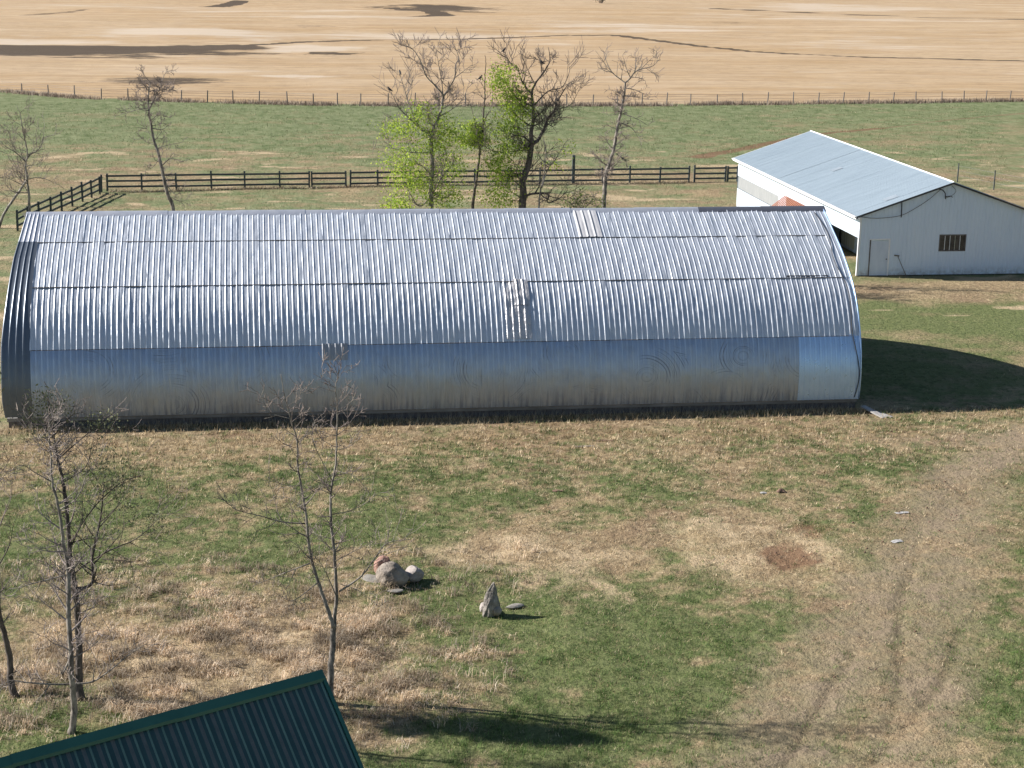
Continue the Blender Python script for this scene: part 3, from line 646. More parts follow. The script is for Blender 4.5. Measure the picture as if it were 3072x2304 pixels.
# leaning pole with short cross head
mb = MB(); mb.tube([(36.06, 90.12, .0), (35.80, 90.34, .62), (35.55, 90.47, 1.2)], .022, 6); o = mb.build('long_handled_tool', M['post_wood'], smooth=True)
mb = MB(); mb.beam((35.36, 90.47, 1.2), (35.66, 90.47, 1.16), .04, .07); mb.build('head', M['worn_wood'], o); tag(o, 'long-handled tool leaning on the white gable beside the door', 'tool')
# rusty porch roof against the left wall
pr = thing('rusty_porch', (32.3, 101, 0), 'small porch with rust-red sheet roof against the shed, half hidden by the barn', 'porch')
for k in range(7):
    a = 104.6-k*.9; mb = MB(); x0, x1 = 33.12, 31.25
    for j in range(3):
        b0 = a-j*.3; mb.quad((x0-32.3, b0-101, 2.56), (x0-32.3, b0-.24-101, 2.56), (x1-32.3, b0-.24-101, 1.10), (x1-32.3, b0-101, 1.10))
        mb.quad((x0-32.3, b0-.24-101, 2.56), (x0-32.3, b0-.298-101, 2.585), (x1-32.3, b0-.298-101, 1.125), (x1-32.3, b0-.24-101, 1.10))
    mb.build('roof_sheet', M['rust_roof'], pr)
for y in (104.4, 98.6):
    mb = MB(); mb.beam((31.4-32.3, y-101, 0), (31.4-32.3, y-101, 1.2), .1, .1, (0, 1, 0)); mb.build('post', M['post_wood'], pr)

# ------------------------------------------------------------------ green-roofed building in the corner
zr = 4.8; P1 = gp(20, 2278, zr); P2 = gp(960, 2019, zr); d2 = (P2-P1); d2.z = 0; d2.normalize(); n2v = Vector((d2.y, -d2.x, 0)); GP = .95
gb = thing('green_roofed_building', (P2.x, P2.y, 0), 'building corner with dark green ribbed steel roof and ridge cap', 'building')
go = Vector((P2.x, P2.y, 0))
GL, GW = 9.0, 2.9
def gpt(along, down, up=0.0, side=1):           # along back from the right ridge end, down the slope (horizontal metres)
    p = P2 - d2*along + n2v*down*side; p.z = zr - .05 - GP*down + up; return p-go
NG = 11; gw = GL/NG
for side in (1, -1):
    for k in range(NG):
        mb = MB(); cols = []
        for r in range(3):
            q = k*gw + r*gw/3; cols += [(q+.002, 0), (q+.018, .045), (q+.038, .045), (q+.064, 0), (q+.13, 0), (q+.145, .006), (q+.16, 0), (q+.19, 0), (q+.205, .006), (q+.22, 0)]
        cols.append(((k+1)*gw+.003, 0))
        for (a, ha), (b, hb) in zip(cols, cols[1:]):
            mb.quad(gpt(a, 0, ha, side), gpt(b, 0, hb, side), gpt(b, GW, hb, side), gpt(a, GW, ha, side))
        o = mb.build('roof_sheet', M['green_roof'], gb); o.data.materials.append(M['green_rib_lit']); o.data.materials.append(M['green_dusty'])
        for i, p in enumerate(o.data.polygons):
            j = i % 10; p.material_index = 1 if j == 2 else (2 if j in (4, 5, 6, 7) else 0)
for k in range(3):
    mb = MB(); a, b = k*3.0-.05*(k == 0), k*3.0+3.05
    lift = .012*(k % 2)
    for s0, s1, h0, h1 in ((0, .16, .105+lift, -.0), ):
        for side in (1, -1):
            mb.quad(gpt(a, 0, .115+lift, side), gpt(b, 0, .115+lift, side), gpt(b, .12, .10+lift, side), gpt(a, .12, .10+lift, side))
            mb.quad(gpt(a, .12, .10+lift, side), gpt(b, .12, .10+lift, side), gpt(b, .128, .045+lift, side), gpt(a, .128, .045+lift, side))
            mb.quad(gpt(a, .0, .115+lift, side), gpt(a, .12, .10+lift, side), gpt(a, .12, .0, side), gpt(a, .0, .0, side))
    mb.build('ridge_cap', M['green_cap'], gb)
for side in (1, -1):
    mb = MB(); p, q = gpt(-.03, 0, .03, side), gpt(-.03, GW, .03, side); mb.beam(p, q, .07, .06); p, q = gpt(-.06, 0, -.07, side), gpt(-.06, GW, -.07, side); mb.beam(p, q, .025, .2); mb.build('rake_trim', M['green_cap'], gb)
mb = MB()
for al in (.3, GL-.3):
    a, b = gpt(al, GW-.3, 0, 1), gpt(al, GW-.3, 0, -1); c = gpt(al, 0, -.05)
    n = len(mb.v); mb.v += [tuple(a), tuple(b), (b.x, b.y, 0), (a.x, a.y, 0), tuple(c)]; mb.f += [(n, n+1, n+2, n+3), (n, n+4, n+1)]
for side in (1, -1):
    a, b = gpt(.3, GW-.3, 0, side), gpt(GL-.3, GW-.3, 0, side); mb.quad(a, b, (b.x, b.y, 0), (a.x, a.y, 0))
mb.build('wall', M['white_siding'], gb)

# ------------------------------------------------------------------ fences
def plank_fence(name, label, pts, rails, post_h, ext=None, rail_over=.0):
    f = thing(name, pts[0], label, 'fence'); o = Vector(pts[0]); r = random.Random(8)
    for i, p in enumerate(pts):
        hgt = post_h + r.uniform(-.03, .12)
        if ext and i in ext: hgt = ext[i]
        mb = MB(); lean = r.uniform(-.04, .04); wd = .13 if not (ext and i in ext) else .22
        q = Vector(p)-o; mb.beam(q+Vector((0, .09, -.3)), q+Vector((lean, .09, hgt)), wd, wd, (0, 1, 0)); mb.build('post', M['fence_wood'], f)
    for i in range(len(pts)-1):
        a, b = Vector(pts[i])-o, Vector(pts[i+1])-o
        if (b-a).length < .6: continue
        for z in rails:
            mb = MB(); j = r.uniform(-.025, .025); mb.beam(a+Vector((-.05, -.03, z+j)), b+Vector((.05, -.03, z+r.uniform(-.025, .025))), .045, .14); mb.build('rail', M['fence_wood'], f)
    return f
def yline(px): return 125.75 + (px-320)*(128.9-125.75)/(2205-320)
pxs = [320, 424, 528, 634, 734, 839, 927, 936, 1038, 1051, 1134, 1230, 1326, 1424, 1522, 1620, 1720, 1808, 1890, 1980, 2067, 2084, 2176, 2183, 2212]
pts = []
for x in pxs:
    v = 540; Y = yline(x); p = at_y(x, v, Y); pts.append((p.x, Y, 0))
plank_fence('plank_fence', 'long dark plank fence with three rails across the pasture behind the barn', pts, (.28, .70, 1.10), 1.25, {16: 2.25})
A, B = Vector((-12.1, 125.75, 0)), gp(52, 690)
pts = [tuple(A + (B-A)*t + Vector((-.25, -.25, 0)) if i == 0 else A+(B-A)*t) for i, t in enumerate((.02, .09, .19, .30, .42, .54, .66, .78, .89, 1.0))]
plank_fence('plank_fence', 'short dark plank fence running towards the left end of the barn', pts, (.28, .70, 1.10), 1.25)
# wire fence along the field
wf = thing('wire_fence', (0, 190, 0), 'post and wire fence between green pasture and stubble field', 'fence')
r = random.Random(3); posts = []
mbp = MB(); mbp.tube([(0, 0, -.3), (.0, 0, .6), (0.0, 0, 1.3)], [.075, .07, .065], 7); pm = mbp.mesh('post', M['post_wood'])
known = [68, 146, 224, 304, 384, 465, 544, 622, 699, 777, 862, 940, 1012, 1082, 1164, 1244, 1316, 1396, 1476, 1552, 1626, 1701, 1779, 1853, 1926, 2000, 2072, 2152, 2229, 2303, 2380, 2456, 2530, 2606, 2680, 2748, 2826, 2892, 2958, 3030, 3105, -12, -90, 3180]
for x in sorted(known):
    Y = 195.0
    for _ in range(6):
        p = at_y(x, 300, Y); Y = float(far_y(p.x))
    posts.append((p.x, Y))
for x, y in posts:
    o = bpy.data.objects.new('post', pm); o.location = (x, y-190, 0); o.scale = (1, 1, r.uniform(.92, 1.12)); o.rotation_euler = (r.uniform(-.05, .05), r.uniform(-.06, .06), 0); link(o, wf)
for z in (.35, .68, 1.0, 1.2):
    mb = MB(); mb.tube([(x, y-190-.07, z) for x, y in posts], .012, 4); mb.build('wire', M['wire'], wf)
# short wire fence beyond the shed
wf = thing('wire_fence', (44, 120, 0), 'short wire fence with two thin posts beyond the white shed roof', 'fence')
pp = []
for u, v in ((2872, 545), (2981, 568), (3095, 590)):
    p = gp(u, v); q = (p.x-44, p.y-120); pp.append(q); mb = MB(); mb.tube([(q[0], q[1], -.2), (q[0], q[1], 1.5)], [.06, .05], 6); mb.build('post', M['fence_wood'], wf)
for z in (.5, .9, 1.3):
    mb = MB(); mb.tube([(q[0], q[1], z) for q in pp], .010, 4); mb.build('wire', M['wire'], wf)

# ------------------------------------------------------------------ rocks and small things
def rock(name, c, size, rot, seed, mat, label, sub=3, flat=0.0, sharp=.4, taper=0.0):
    import bmesh
    bm = bmesh.new(); bmesh.ops.create_icosphere(bm, subdivisions=sub, radius=1.0)
    rr = random.Random(seed); planes = [(Vector((rr.uniform(-1, 1), rr.uniform(-1, 1), rr.uniform(-.6, 1))).normalized(), rr.uniform(.62, .9)) for _ in range(9)]
    for v in bm.verts:
        p = v.co.copy()
        for n, d in planes:
            e = p.dot(n)-d
            if e > 0: p -= n*e*(1-sharp)
        k = fbm(np.array([p.x*2+seed]), np.array([p.y*2+p.z*1.7]), seed, 3)[0]-.5
        p *= 1+k*(.34 if sharp < .2 else .2)
        if taper: p.x *= 1-taper*(p.z+1)/2; p.y *= 1-taper*(p.z+1)/2
        v.co = Vector((p.x*size[0], p.y*size[1], p.z*size[2]))
    me = bpy.data.meshes.new(name); bm.to_mesh(me); bm.free(); me.materials.append(M[mat]); smooth_mesh(me, False)
    o = bpy.data.objects.new(name, me); o.location = c; o.rotation_euler = rot; link(o); return tag(o, label, 'rock')
b = gp(1178, 1752); rock('boulder', (b.x, b.y, .27), (.50, .40, .42), (0, .22, .1), 5, 'rock_grey', 'largest grey boulder in the middle of the rock pile', 4)
b = gp(1243, 1744); rock('boulder', (b.x, b.y+.1, .20), (.30, .28, .26), (0, .1, .5), 9, 'rock_pale', 'pale rounded stone at the right of the rock pile', 4)
b = gp(1148, 1738); rock('boulder', (b.x, b.y+.28, .30), (.30, .28, .38), (0, -.2, 1.0), 12, 'rock_red', 'reddish stone behind the biggest boulder', 4)
b = gp(1118, 1742); rock('flat_stone', (b.x, b.y, .06), (.36, .26, .05), (.05, .06, -.5), 17, 'slab', 'flat grey slab tilted at the left of the rock pile', 3)
b = gp(1185, 1775); rock('flat_stone', (b.x, b.y, .03), (.25, .13, .04), (.05, 0, .1), 19, 'slab', 'thin pale slab lying in front of the biggest boulder', 3)
b = gp(1475, 1843); rock('standing_stone', (b.x, b.y, .38), (.35, .22, .58), (.05, .12, .5), 23, 'rock_lichen', 'tall pointed standing stone with dark lichen blotches', 4, sharp=.1, taper=.45)
rock('boulder', (b.x-.16, b.y+.22, .15), (.24, .18, .16), (0, .1, .8), 27, 'rock_pale', 'pale stone propped behind the pointed standing stone', 3)
rock('boulder', (b.x+.13, b.y-.10, .15), (.17, .13, .16), (0, 0, .2), 29, 'rock_grey', 'small stone leaning at the foot of the standing stone', 3)
rock('flat_stone', (b.x+.72, b.y+.42, .05), (.30, .12, .055), (.05, .0, .25), 31, 'slab', 'long flat stone lying right of the standing stone', 3)
r = random.Random(77)
def scrap(name, u, v, sx, sy, sz, mat, label, cat, rz=0):
    p = gp(u, v); mb = MB(); n = 7; Vv = np.zeros((n, n, 3)); s = r.randrange(1000)
    for i in range(n):
        for j in range(n):
            x, y = (i/(n-1)-.5), (j/(n-1)-.5); k = fbm(np.array([x*4+s]), np.array([y*4]), s, 3)[0]
            Vv[i, j] = (x*sx*(1+.5*(k-.5)), y*sy*(1+.6*(k-.5)), .02+sz*max(0, k*1.6*(1-2.2*(x*x+y*y)*1.2)))
    me = grid_mesh(name, Vv, M[mat], False); o = bpy.data.objects.new(name, me); o.location = (p.x, p.y, gz(p.x, p.y)); o.rotation_euler = (0, 0, rz); link(o); tag(o, label, cat)
scrap('crumpled_litter', 2690, 1622, .40, .20, .05, 'rag', 'crumpled white litter on the worn yard, nearest the camera', 'litter', .3)
scrap('crumpled_litter', 2705, 1537, .50, .16, .015, 'rag', 'long pale scrap of litter on the worn yard', 'litter', .15)
scrap('crumpled_litter', 2290, 1477, .22, .14, .04, 'rag', 'white scrap beside the dark clod in mid yard', 'litter', 0)
scrap('dirt_clod', 2343, 1477, .32, .16, .12, 'board', 'dark upturned clod of earth in mid yard', 'clod', 0)
scrap('broken_board', 1672, 1470, .40, .16, .05, 'board', 'brown broken board lying in the yard grass', 'board', .1)
scrap('broken_board', 1755, 1330, .70, .14, .02, 'sill', 'grey weathered board half hidden in grass before the barn', 'board', .05)
scrap('broken_board', 1815, 1308, .60, .12, .03, 'board', 'brown board lying nearest the barn front', 'board', 0)

# ------------------------------------------------------------------ trees
def poly3(px, Y, dep, rr):
    P = [at_y(u, v, Y) for u, v in px]; n = len(P); ph = rr.uniform(0, 6)
    for i, p in enumerate(P): p.y += dep*i/(max(1, n-1)) + .08*math.sin(ph+i*1.3)
    return P
def densify(P, n=4):
    a = catmull(np.array([tuple(p) for p in P]), n) if len(P) > 2 else np.array([tuple(p) for p in P])
    return [Vector(q) for q in a]
def grow(mb, tw, p, d, L, r0, depth, rr, ends, up=.25, wig=.35, kids=(3, 5), droop=0.0, sides=4, tr=.004):
    n = max(3, int(L/.28)+1) if depth > 0 else 3
    step = L/n; pts = [p.copy()]; rad = [r0]; d = d.normalized(); nodes = []
    for i in range(n):
        d = (d + Vector((rr.uniform(-wig, wig), rr.uniform(-wig, wig), rr.uniform(-wig, wig)+up-droop))*.45).normalized()
        p = p + d*step; pts.append(p.copy()); rad.append(max(tr, r0*(1-.85*(i+1)/n))); nodes.append((p.copy(), d.copy(), rad[-1], (i+1)/n))
    (mb if depth > 0 else tw).tube(pts, rad, sides if depth > 0 else 3, False)
    ends.append((pts[-1], d))
    if depth > 0:
        k = rr.randint(*kids)
        for _ in range(k):
            q, dd, rq, f = rr.choice(nodes[len(nodes)//4:])
            side = dd.orthogonal(); side.rotate(Matrix.Rotation(rr.uniform(0, 6.283), 3, dd))
            nd = (dd*rr.uniform(.5, 1.0) + side*rr.uniform(.5, 1.0) + Vector((0, 0, up*.6))).normalized()
            grow(mb, tw, q, nd, L*rr.uniform(.42, .75), max(tr, rq*.75), depth-1, rr, ends, up, wig, kids, droop, sides, tr)
def leaves(name, parent, org, pts, n, size, cols, rr, mat='leaf', spread=.25):
    nr = np.random.default_rng(rr.randrange(10**6)); k = len(pts)
    C = np.array([tuple(p) for p in pts])[nr.integers(0, k, n)] + nr.normal(0, spread, (n, 3))*[1, 1, .8]
    a = nr.normal(size=(n, 3)); a /= np.linalg.norm(a, axis=1)[:, None]; b = nr.normal(size=(n, 3)); b -= a*(a*b).sum(1)[:, None]; b /= np.linalg.norm(b, axis=1)[:, None]
    s = size*nr.uniform(.45, 1.6, (n, 1)); a = a*s; b = b*s*.55
    Vv = np.stack([C-a, C-b*.9+a*.1, C+a, C+b*.9+a*.1], 1).reshape(-1, 3) - np.array(tuple(org))
    me = raw_mesh(name, Vv, np.arange(4*n).reshape(n, 4)); me.materials.append(M[mat])
    c = np.array(cols)[nr.integers(0, len(cols), n)]*nr.uniform(.75, 1.25, (n, 1)); vcol(me, 'Col', np.repeat(c, 4, 0))
    o = bpy.data.objects.new(name, me); link(o, parent); o['kind'] = 'stuff'; return o
def tree(name, label, Y, stems, limbs, seed, bark='bark_grey', twig='twig', rnd=12, lrange=(.6, 1.6), hmin=.25, up=.25, depth=2, kids=(3, 5), leafblobs=None, nleaf=0, lsize=.07, lcols=None, tr=.004, wig=.35, spread=.2, droop=0.0, leaf_on_twigs=0, twmax=1.0):
    rr = random.Random(seed); base = None; S = []
    for px, r0, r1, dep in stems:
        P = poly3(px, Y, dep, rr); S.append((P, r0, r1))
    b0 = S[0][0][0]; base = Vector((b0.x, b0.y, 0)); root = thing(name, base, label, 'tree')
    org = base; mbt = MB(); allst = []
    for i, (P, r0, r1) in enumerate(S):
        if P[0].z < 1.2 or i == 0:
            P = [Vector((P[0].x, P[0].y, -.15))] + ([P[0]] if P[0].z > .3 else []) + P[1:]
        D = densify(P, 5); n = len(D)
        for k, q in enumerate(D): q += Vector((rr.uniform(-.3, .3), rr.uniform(-.3, .3), 0))*min(r0, .12)*.5
        rad = [r0+(r1-r0)*(k/(n-1))**.8 for k in range(n)]
        if D[0].z < 0: rad[0] *= 1.5; rad[1] *= 1.2
        mbt.tube([q-org for q in D], rad, 8, True); allst.append((D, rad))
    mbt.build('trunk', M[bark], root, True)
    tw = MB(); ends = []
    for L in limbs:
        px, r0 = L[0], L[1]; dep = L[2] if len(L) > 2 else rr.uniform(-.5, .5); dY = 0
        P = poly3(px, Y, dep, rr); D = densify(P, 4); n = len(D); rad = [max(tr, r0*(1-.8*k/(n-1))) for k in range(n)]
        mb = MB(); mb.tube([q-org for q in D], rad, 6, True)
        Lg = sum((D[i+1]-D[i]).length for i in range(n-1))
        for k in range(n//4, n):
            if rr.random() < .85:
                dd = (D[min(k+1, n-1)]-D[max(k-1, 0)]).normalized(); side = dd.orthogonal(); side.rotate(Matrix.Rotation(rr.uniform(0, 6.283), 3, dd))
                e2 = []; grow(mb, tw, D[k]-org, (dd*.7+side*.8+Vector((0, 0, up*.5))).normalized(), Lg*rr.uniform(.18, .42), rad[k]*.7, max(0, depth-1), rr, e2, up, wig, kids, droop, 4, tr); ends += [(q+org, z) for q, z in e2]
        mb.build('limb', M[bark], root, True)
    top = max(D[-1].z for D, _ in allst)
    for i in range(rnd):
        D, rad = rr.choice(allst); k = rr.randrange(len(D)//5, max(len(D)//5+1, int(len(D)*.93))); q = D[k]
        if q.z < hmin*top: continue
        az = rr.uniform(0, 6.283); f = q.z/top; el = rr.uniform(.0, .8)
        L = rr.uniform(*lrange)*(1.15-.65*f); mb = MB(); e2 = []
        grow(mb, tw, q-org, Vector((math.cos(az), math.sin(az), el)), L, min(rad[k]*.6, .012+L*.016), depth, rr, e2, up, wig, kids, droop, 5, tr); ends += [(q2+org, z) for q2, z in e2]
        mb.build('limb', M[twig], root, True)
    if tw.v: o = tw.build('twigs', M[twig], root, True); o['kind'] = 'stuff'
    if nleaf:
        pts = []
        for u, v, ru, rv, w in (leafblobs or []):
            c = at_y(u, v, Y); rx = ru*Y/F_PX; rz = rv*Y/F_PX
            for _ in range(int(w*70)):
                a = Vector((rr.gauss(0, 1), rr.gauss(0, 1), rr.gauss(0, 1))).normalized()*rr.random()**.45
                pts.append(Vector((c.x+a.x*rx, c.y+a.y*rx*.9, c.z+a.z*rz)))
        if leaf_on_twigs:
            el = [q for q, z in ends if any(abs((q.x-at_y(u, v, Y).x)/(ru*Y/F_PX)) < 1.2 and abs((q.z-at_y(u, v, Y).z)/(rv*Y/F_PX)) < 1.2 for u, v, ru, rv, w in leafblobs)]
            pts = pts + el*leaf_on_twigs
        # twiglets that carry the clumps
        tw2 = MB()
        for q in pts[::2]:
            D, rad = rr.choice(allst); s = min((d for d in D), key=lambda d: (d-q).length+rr.random()*.6); dv = q-s
            if dv.length < twmax:
                mid = s + dv*.55 + Vector((rr.uniform(-.15, .15), rr.uniform(-.15, .15), rr.uniform(-.05, .2))); tw2.tube([s-org, mid-org, q-org], [.02, .012, tr], 3, False)
        if tw2.v: o = tw2.build('leafy_twigs', M[twig], root, True); o['kind'] = 'stuff'
        leaves('crown', root, org, pts, nleaf, lsize, lcols, rr, spread=spread)
    return root
z2 = lambda P: [(1000+x/2.011, 100+y/2.011) for x, y in P]
z1 = lambda P: [(x/2.011, y/2.011) for x, y in P]
z5 = lambda P: [(x/1.438, 1150+y/1.438) for x, y in P]
z6 = lambda P: [(700+x/1.378, 1100+y/1.378) for x, y in P]
YB = 90.0
SPRING = [(.33, .45, .05), (.42, .53, .07), (.25, .37, .045), (.50, .58, .10), (.18, .28, .04)]
tree('poplar_tree', 'half-leafed poplar with bright green lower crown, leftmost of the middle clump', YB,
     [(z2([(590, 1075), (590, 930), (597, 800), (590, 650), (578, 600)]), .15, .085, .1), (z2([(585, 640), (612, 560), (640, 500), (660, 430), (667, 370)]), .09, .06, .2),
      (z2([(667, 375), (612, 312), (560, 258), (530, 180), (490, 110), (455, 75)]), .05, .012, -.6), (z2([(667, 375), (700, 330), (735, 265), (740, 200), (762, 150), (740, 80)]), .05, .012, .6)],
     [(z2([(580, 605), (530, 580), (485, 500), (450, 400), (430, 330), (402, 240)]), .06, .5), (z2([(520, 570), (440, 495), (390, 440), (360, 380), (340, 340)]), .05, -.8), (z2([(735, 265), (790, 225), (840, 190)]), .025),
      (z2([(660, 365), (655, 290), (640, 200), (625, 100)]), .03), (z2([(640, 500), (720, 460), (790, 400), (825, 320)]), .035, .8), (z2([(595, 760), (640, 740), (670, 710)]), .03), (z2([(590, 720), (470, 715), (380, 695), (270, 670)]), .035, -.5),
      (z2([(588, 850), (520, 790), (450, 800)]), .03), (z2([(590, 990), (520, 1040), (470, 980), (430, 910)]), .045, -.6), (z2([(590, 950), (680, 1000), (740, 910)]), .04, .5), (z2([(490, 510), (420, 530), (330, 540)]), .025)],
     11, 'bark_grey', 'twig', 34, (.8, 2.0), .3, .3, 2, (4, 6), [tuple(z2([(u, v)])[0])+(a/2.011, b/2.011, w) for u, v, a, b, w in ((430, 570, 130, 60, 1), (660, 590, 110, 80, 1.2), (420, 770, 130, 100, 1.3), (500, 900, 180, 90, 1.8), (385, 1040, 90, 28, .8), (610, 680, 70, 60, .7), (710, 800, 90, 90, .8), (540, 480, 80, 45, .5), (670, 980, 130, 60, 1))],
     9500, .056, SPRING, .010, spread=.34, twmax=1.3)
tree('poplar_tree', 'slender poplar with a thin bare top, second of the middle clump', YB+.6,
     [(z2([(840, 1075), (850, 960), (865, 860), (880, 760), (888, 690), (902, 590), (905, 480), (912, 400), (915, 330), (916, 250), (920, 180), (914, 130)]), .10, .012, 0)],
     [(z2([(903, 560), (925, 490), (948, 462)]), .04), (z2([(890, 640), (860, 560), (840, 460), (820, 400)]), .03, .5), (z2([(914, 300), (895, 270), (885, 265)]), .02), (z2([(905, 580), (940, 555), (960, 540)]), .05)],
     12, 'bark_dark', 'twig', 10, (.5, 1.2), .35, .5, 1, (3, 5), [tuple(z2([(u, v)])[0])+(a/2.011, b/2.011, w) for u, v, a, b, w in ((870, 640, 90, 60, 1.2), (850, 570, 60, 40, .6), (800, 650, 60, 40, .5))], 2400, .054, SPRING, .011, spread=.24)
tree('willow_tree', 'big gnarled dark tree with green foliage on its left side only', YB-.5,
     [(z2([(1140, 1075), (1146, 980), (1140, 900), (1152, 860), (1180, 780), (1192, 700), (1198, 655)]), .23, .15, .0), (z2([(1198, 665), (1190, 600), (1206, 520), (1205, 440), (1193, 360), (1212, 300), (1262, 230), (1300, 160), (1290, 80)]), .13, .014, -.5),
      (z2([(1198, 665), (1240, 640), (1280, 570), (1302, 520), (1350, 460), (1352, 400)]), .12, .04, .7)],
     [(z2([(1350, 410), (1400, 335), (1440, 302), (1512, 335)]), .035, .4), (z2([(1350, 460), (1420, 438), (1452, 398), (1500, 300)]), .03), (z2([(1196, 365), (1160, 320), (1130, 270), (1110, 200), (1070, 220), (1055, 150), (1030, 103)]), .045, .4), (z2([(1255, 235), (1245, 170), (1200, 140)]), .025),
      (z2([(1300, 165), (1262, 172), (1255, 180)]), .02), (z2([(1212, 300), (1170, 220), (1120, 110)]), .03, -.6), (z2([(1205, 440), (1300, 350), (1390, 330), (1440, 240), (1440, 200)]), .04, 1), (z2([(1185, 655), (1140, 620), (1080, 612), (1030, 640)]), .06, -.7),
      (z2([(1192, 560), (1130, 520), (1090, 478), (1040, 470)]), .045, .6), (z2([(1180, 700), (1140, 660), (1110, 600), (1080, 585)]), .05, -.4), (z2([(1150, 865), (1110, 850), (1060, 880), (1000, 880)]), .05, .5), (z2([(1148, 1000), (1190, 968), (1290, 965), (1283, 1012), (1350, 992), (1402, 940)]), .075, -.6),
      (z2([(1205, 520), (1270, 470), (1300, 400)]), .05, .8), (z2([(1235, 645), (1290, 560), (1250, 530)]), .03), (z2([(1205, 560), (1250, 540), (1310, 510)]), .04), (z2([(1290, 545), (1330, 560), (1370, 520)]), .03), (z2([(1190, 700), (1010, 715), (930, 690), (900, 665)]), .035, -.6), (z2([(1205, 440), (1120, 400), (1060, 330), (1030, 250)]), .045, .5)],
     13, 'bark_dark', 'twig_dark', 44, (.7, 1.9), .35, .3, 2, (4, 6), [tuple(z2([(u, v)])[0])+(a/2.011, b/2.011, w) for u, v, a, b, w in ((1020, 290, 90, 60, 1.2), (1080, 375, 110, 45, 1.2), (1020, 240, 35, 30, .4), (1040, 560, 110, 50, 1.2), (1060, 690, 120, 55, 1.2), (985, 770, 90, 55, 1), (1030, 850, 110, 55, 1.2), (1000, 990, 110, 60, 1.2), (1150, 480, 60, 50, .6), (1090, 450, 80, 40, .6))],
     8500, .056, SPRING, .010, spread=.34, twmax=1.3)
tree('sapling_tree', 'thin pale sapling forking at the right foot of the big gnarled tree', YB-2,
     [(z2([(1240, 1075), (1250, 960), (1268, 860), (1278, 780), (1280, 690), (1270, 640)]), .06, .012, 0), (z2([(1256, 930), (1290, 830), (1345, 765), (1375, 720), (1415, 655)]), .045, .01, .4)],
     [(z2([(1278, 780), (1240, 740), (1225, 700)]), .02), (z2([(1345, 765), (1400, 740), (1440, 730)]), .018)], 14, 'bark_grey', 'twig', 14, (.5, 1.3), .2, .4, 1, (3, 5),
     [tuple(z2([(u, v)])[0])+(a/2.011, b/2.011, w) for u, v, a, b, w in ((1400, 690, 90, 50, .4), (1330, 800, 70, 50, .3))], 160, .06, SPRING, .006)
tree('poplar_tree', 'leaning bare poplar with a broomed top, rightmost tree behind the barn', YB+1,
     [(z2([(1630, 1070), (1640, 920), (1645, 850), (1662, 790), (1690, 700), (1712, 580), (1735, 480), (1755, 380), (1762, 295)]), .15, .05, 0)],
     [(z2([(1762, 300), (1738, 280), (1690, 240), (1660, 180), (1640, 115)]), .04, .5), (z2([(1762, 300), (1792, 268), (1815, 230), (1862, 210), (1920, 195), (1955, 160)]), .045, -.4), (z2([(1755, 375), (1820, 385), (1905, 400)]), .03), (z2([(1762, 330), (1830, 345), (1925, 388)]), .03, .5),
      (z2([(1748, 485), (1820, 510), (1885, 550)]), .03, -.5), (z2([(1735, 540), (1800, 570), (1850, 632)]), .03, .4), (z2([(1705, 725), (1752, 760), (1772, 806)]), .03), (z2([(1735, 480), (1700, 485), (1655, 490)]), .02), (z2([(1755, 350), (1710, 350), (1660, 340)]), .02), (z2([(1655, 800), (1600, 760), (1555, 745)]), .02),
      (z2([(1795, 268), (1770, 220), (1740, 130)]), .03), (z2([(1815, 230), (1835, 180), (1820, 130)]), .022), (z2([(1860, 210), (1900, 165), (1940, 130)]), .02), (z2([(1690, 240), (1640, 215), (1605, 205)]), .022), (z2([(1800, 265), (1850, 270), (1890, 290)]), .02), (z2([(1725, 530), (1740, 580), (1750, 620)]), .02)],
     15, 'bark_grey', 'twig', 44, (.5, 1.4), .33, .14, 2, (3, 5), tr=.010)
tree('poplar_tree', 'crooked bare poplar standing alone above the left half of the barn', YB+1,
     [(z1([(1045, 1285), (1015, 1180), (985, 1060), (965, 960), (935, 870), (915, 780), (900, 680), (895, 620), (900, 540), (908, 500)]), .13, .03, 0), (z1([(900, 660), (930, 600), (960, 540), (978, 490)]), .05, .015, .3)],
     [(z1([(898, 650), (830, 662), (770, 682), (730, 690)]), .03), (z1([(975, 1000), (1030, 960), (1110, 982)]), .035), (z1([(918, 775), (980, 782), (1035, 738)]), .03), (z1([(908, 730), (960, 690), (1010, 710)]), .025), (z1([(945, 900), (1000, 880), (1100, 860)]), .025), (z1([(1000, 1110), (1060, 1170), (1090, 1150)]), .025),
      (z1([(978, 490), (1000, 440), (1040, 420)]), .02), (z1([(908, 500), (870, 450), (850, 420)]), .02), (z1([(930, 870), (880, 860), (830, 820)]), .02), (z1([(900, 560), (860, 500), (830, 480)]), .02), (z1([(1015, 1180), (1080, 1215), (1130, 1210)]), .02), (z1([(960, 960), (920, 1010), (880, 1020)]), .02)],
     16, 'bark_grey', 'twig', 44, (.5, 1.5), .2, .1, 2, (3, 5), tr=.010)
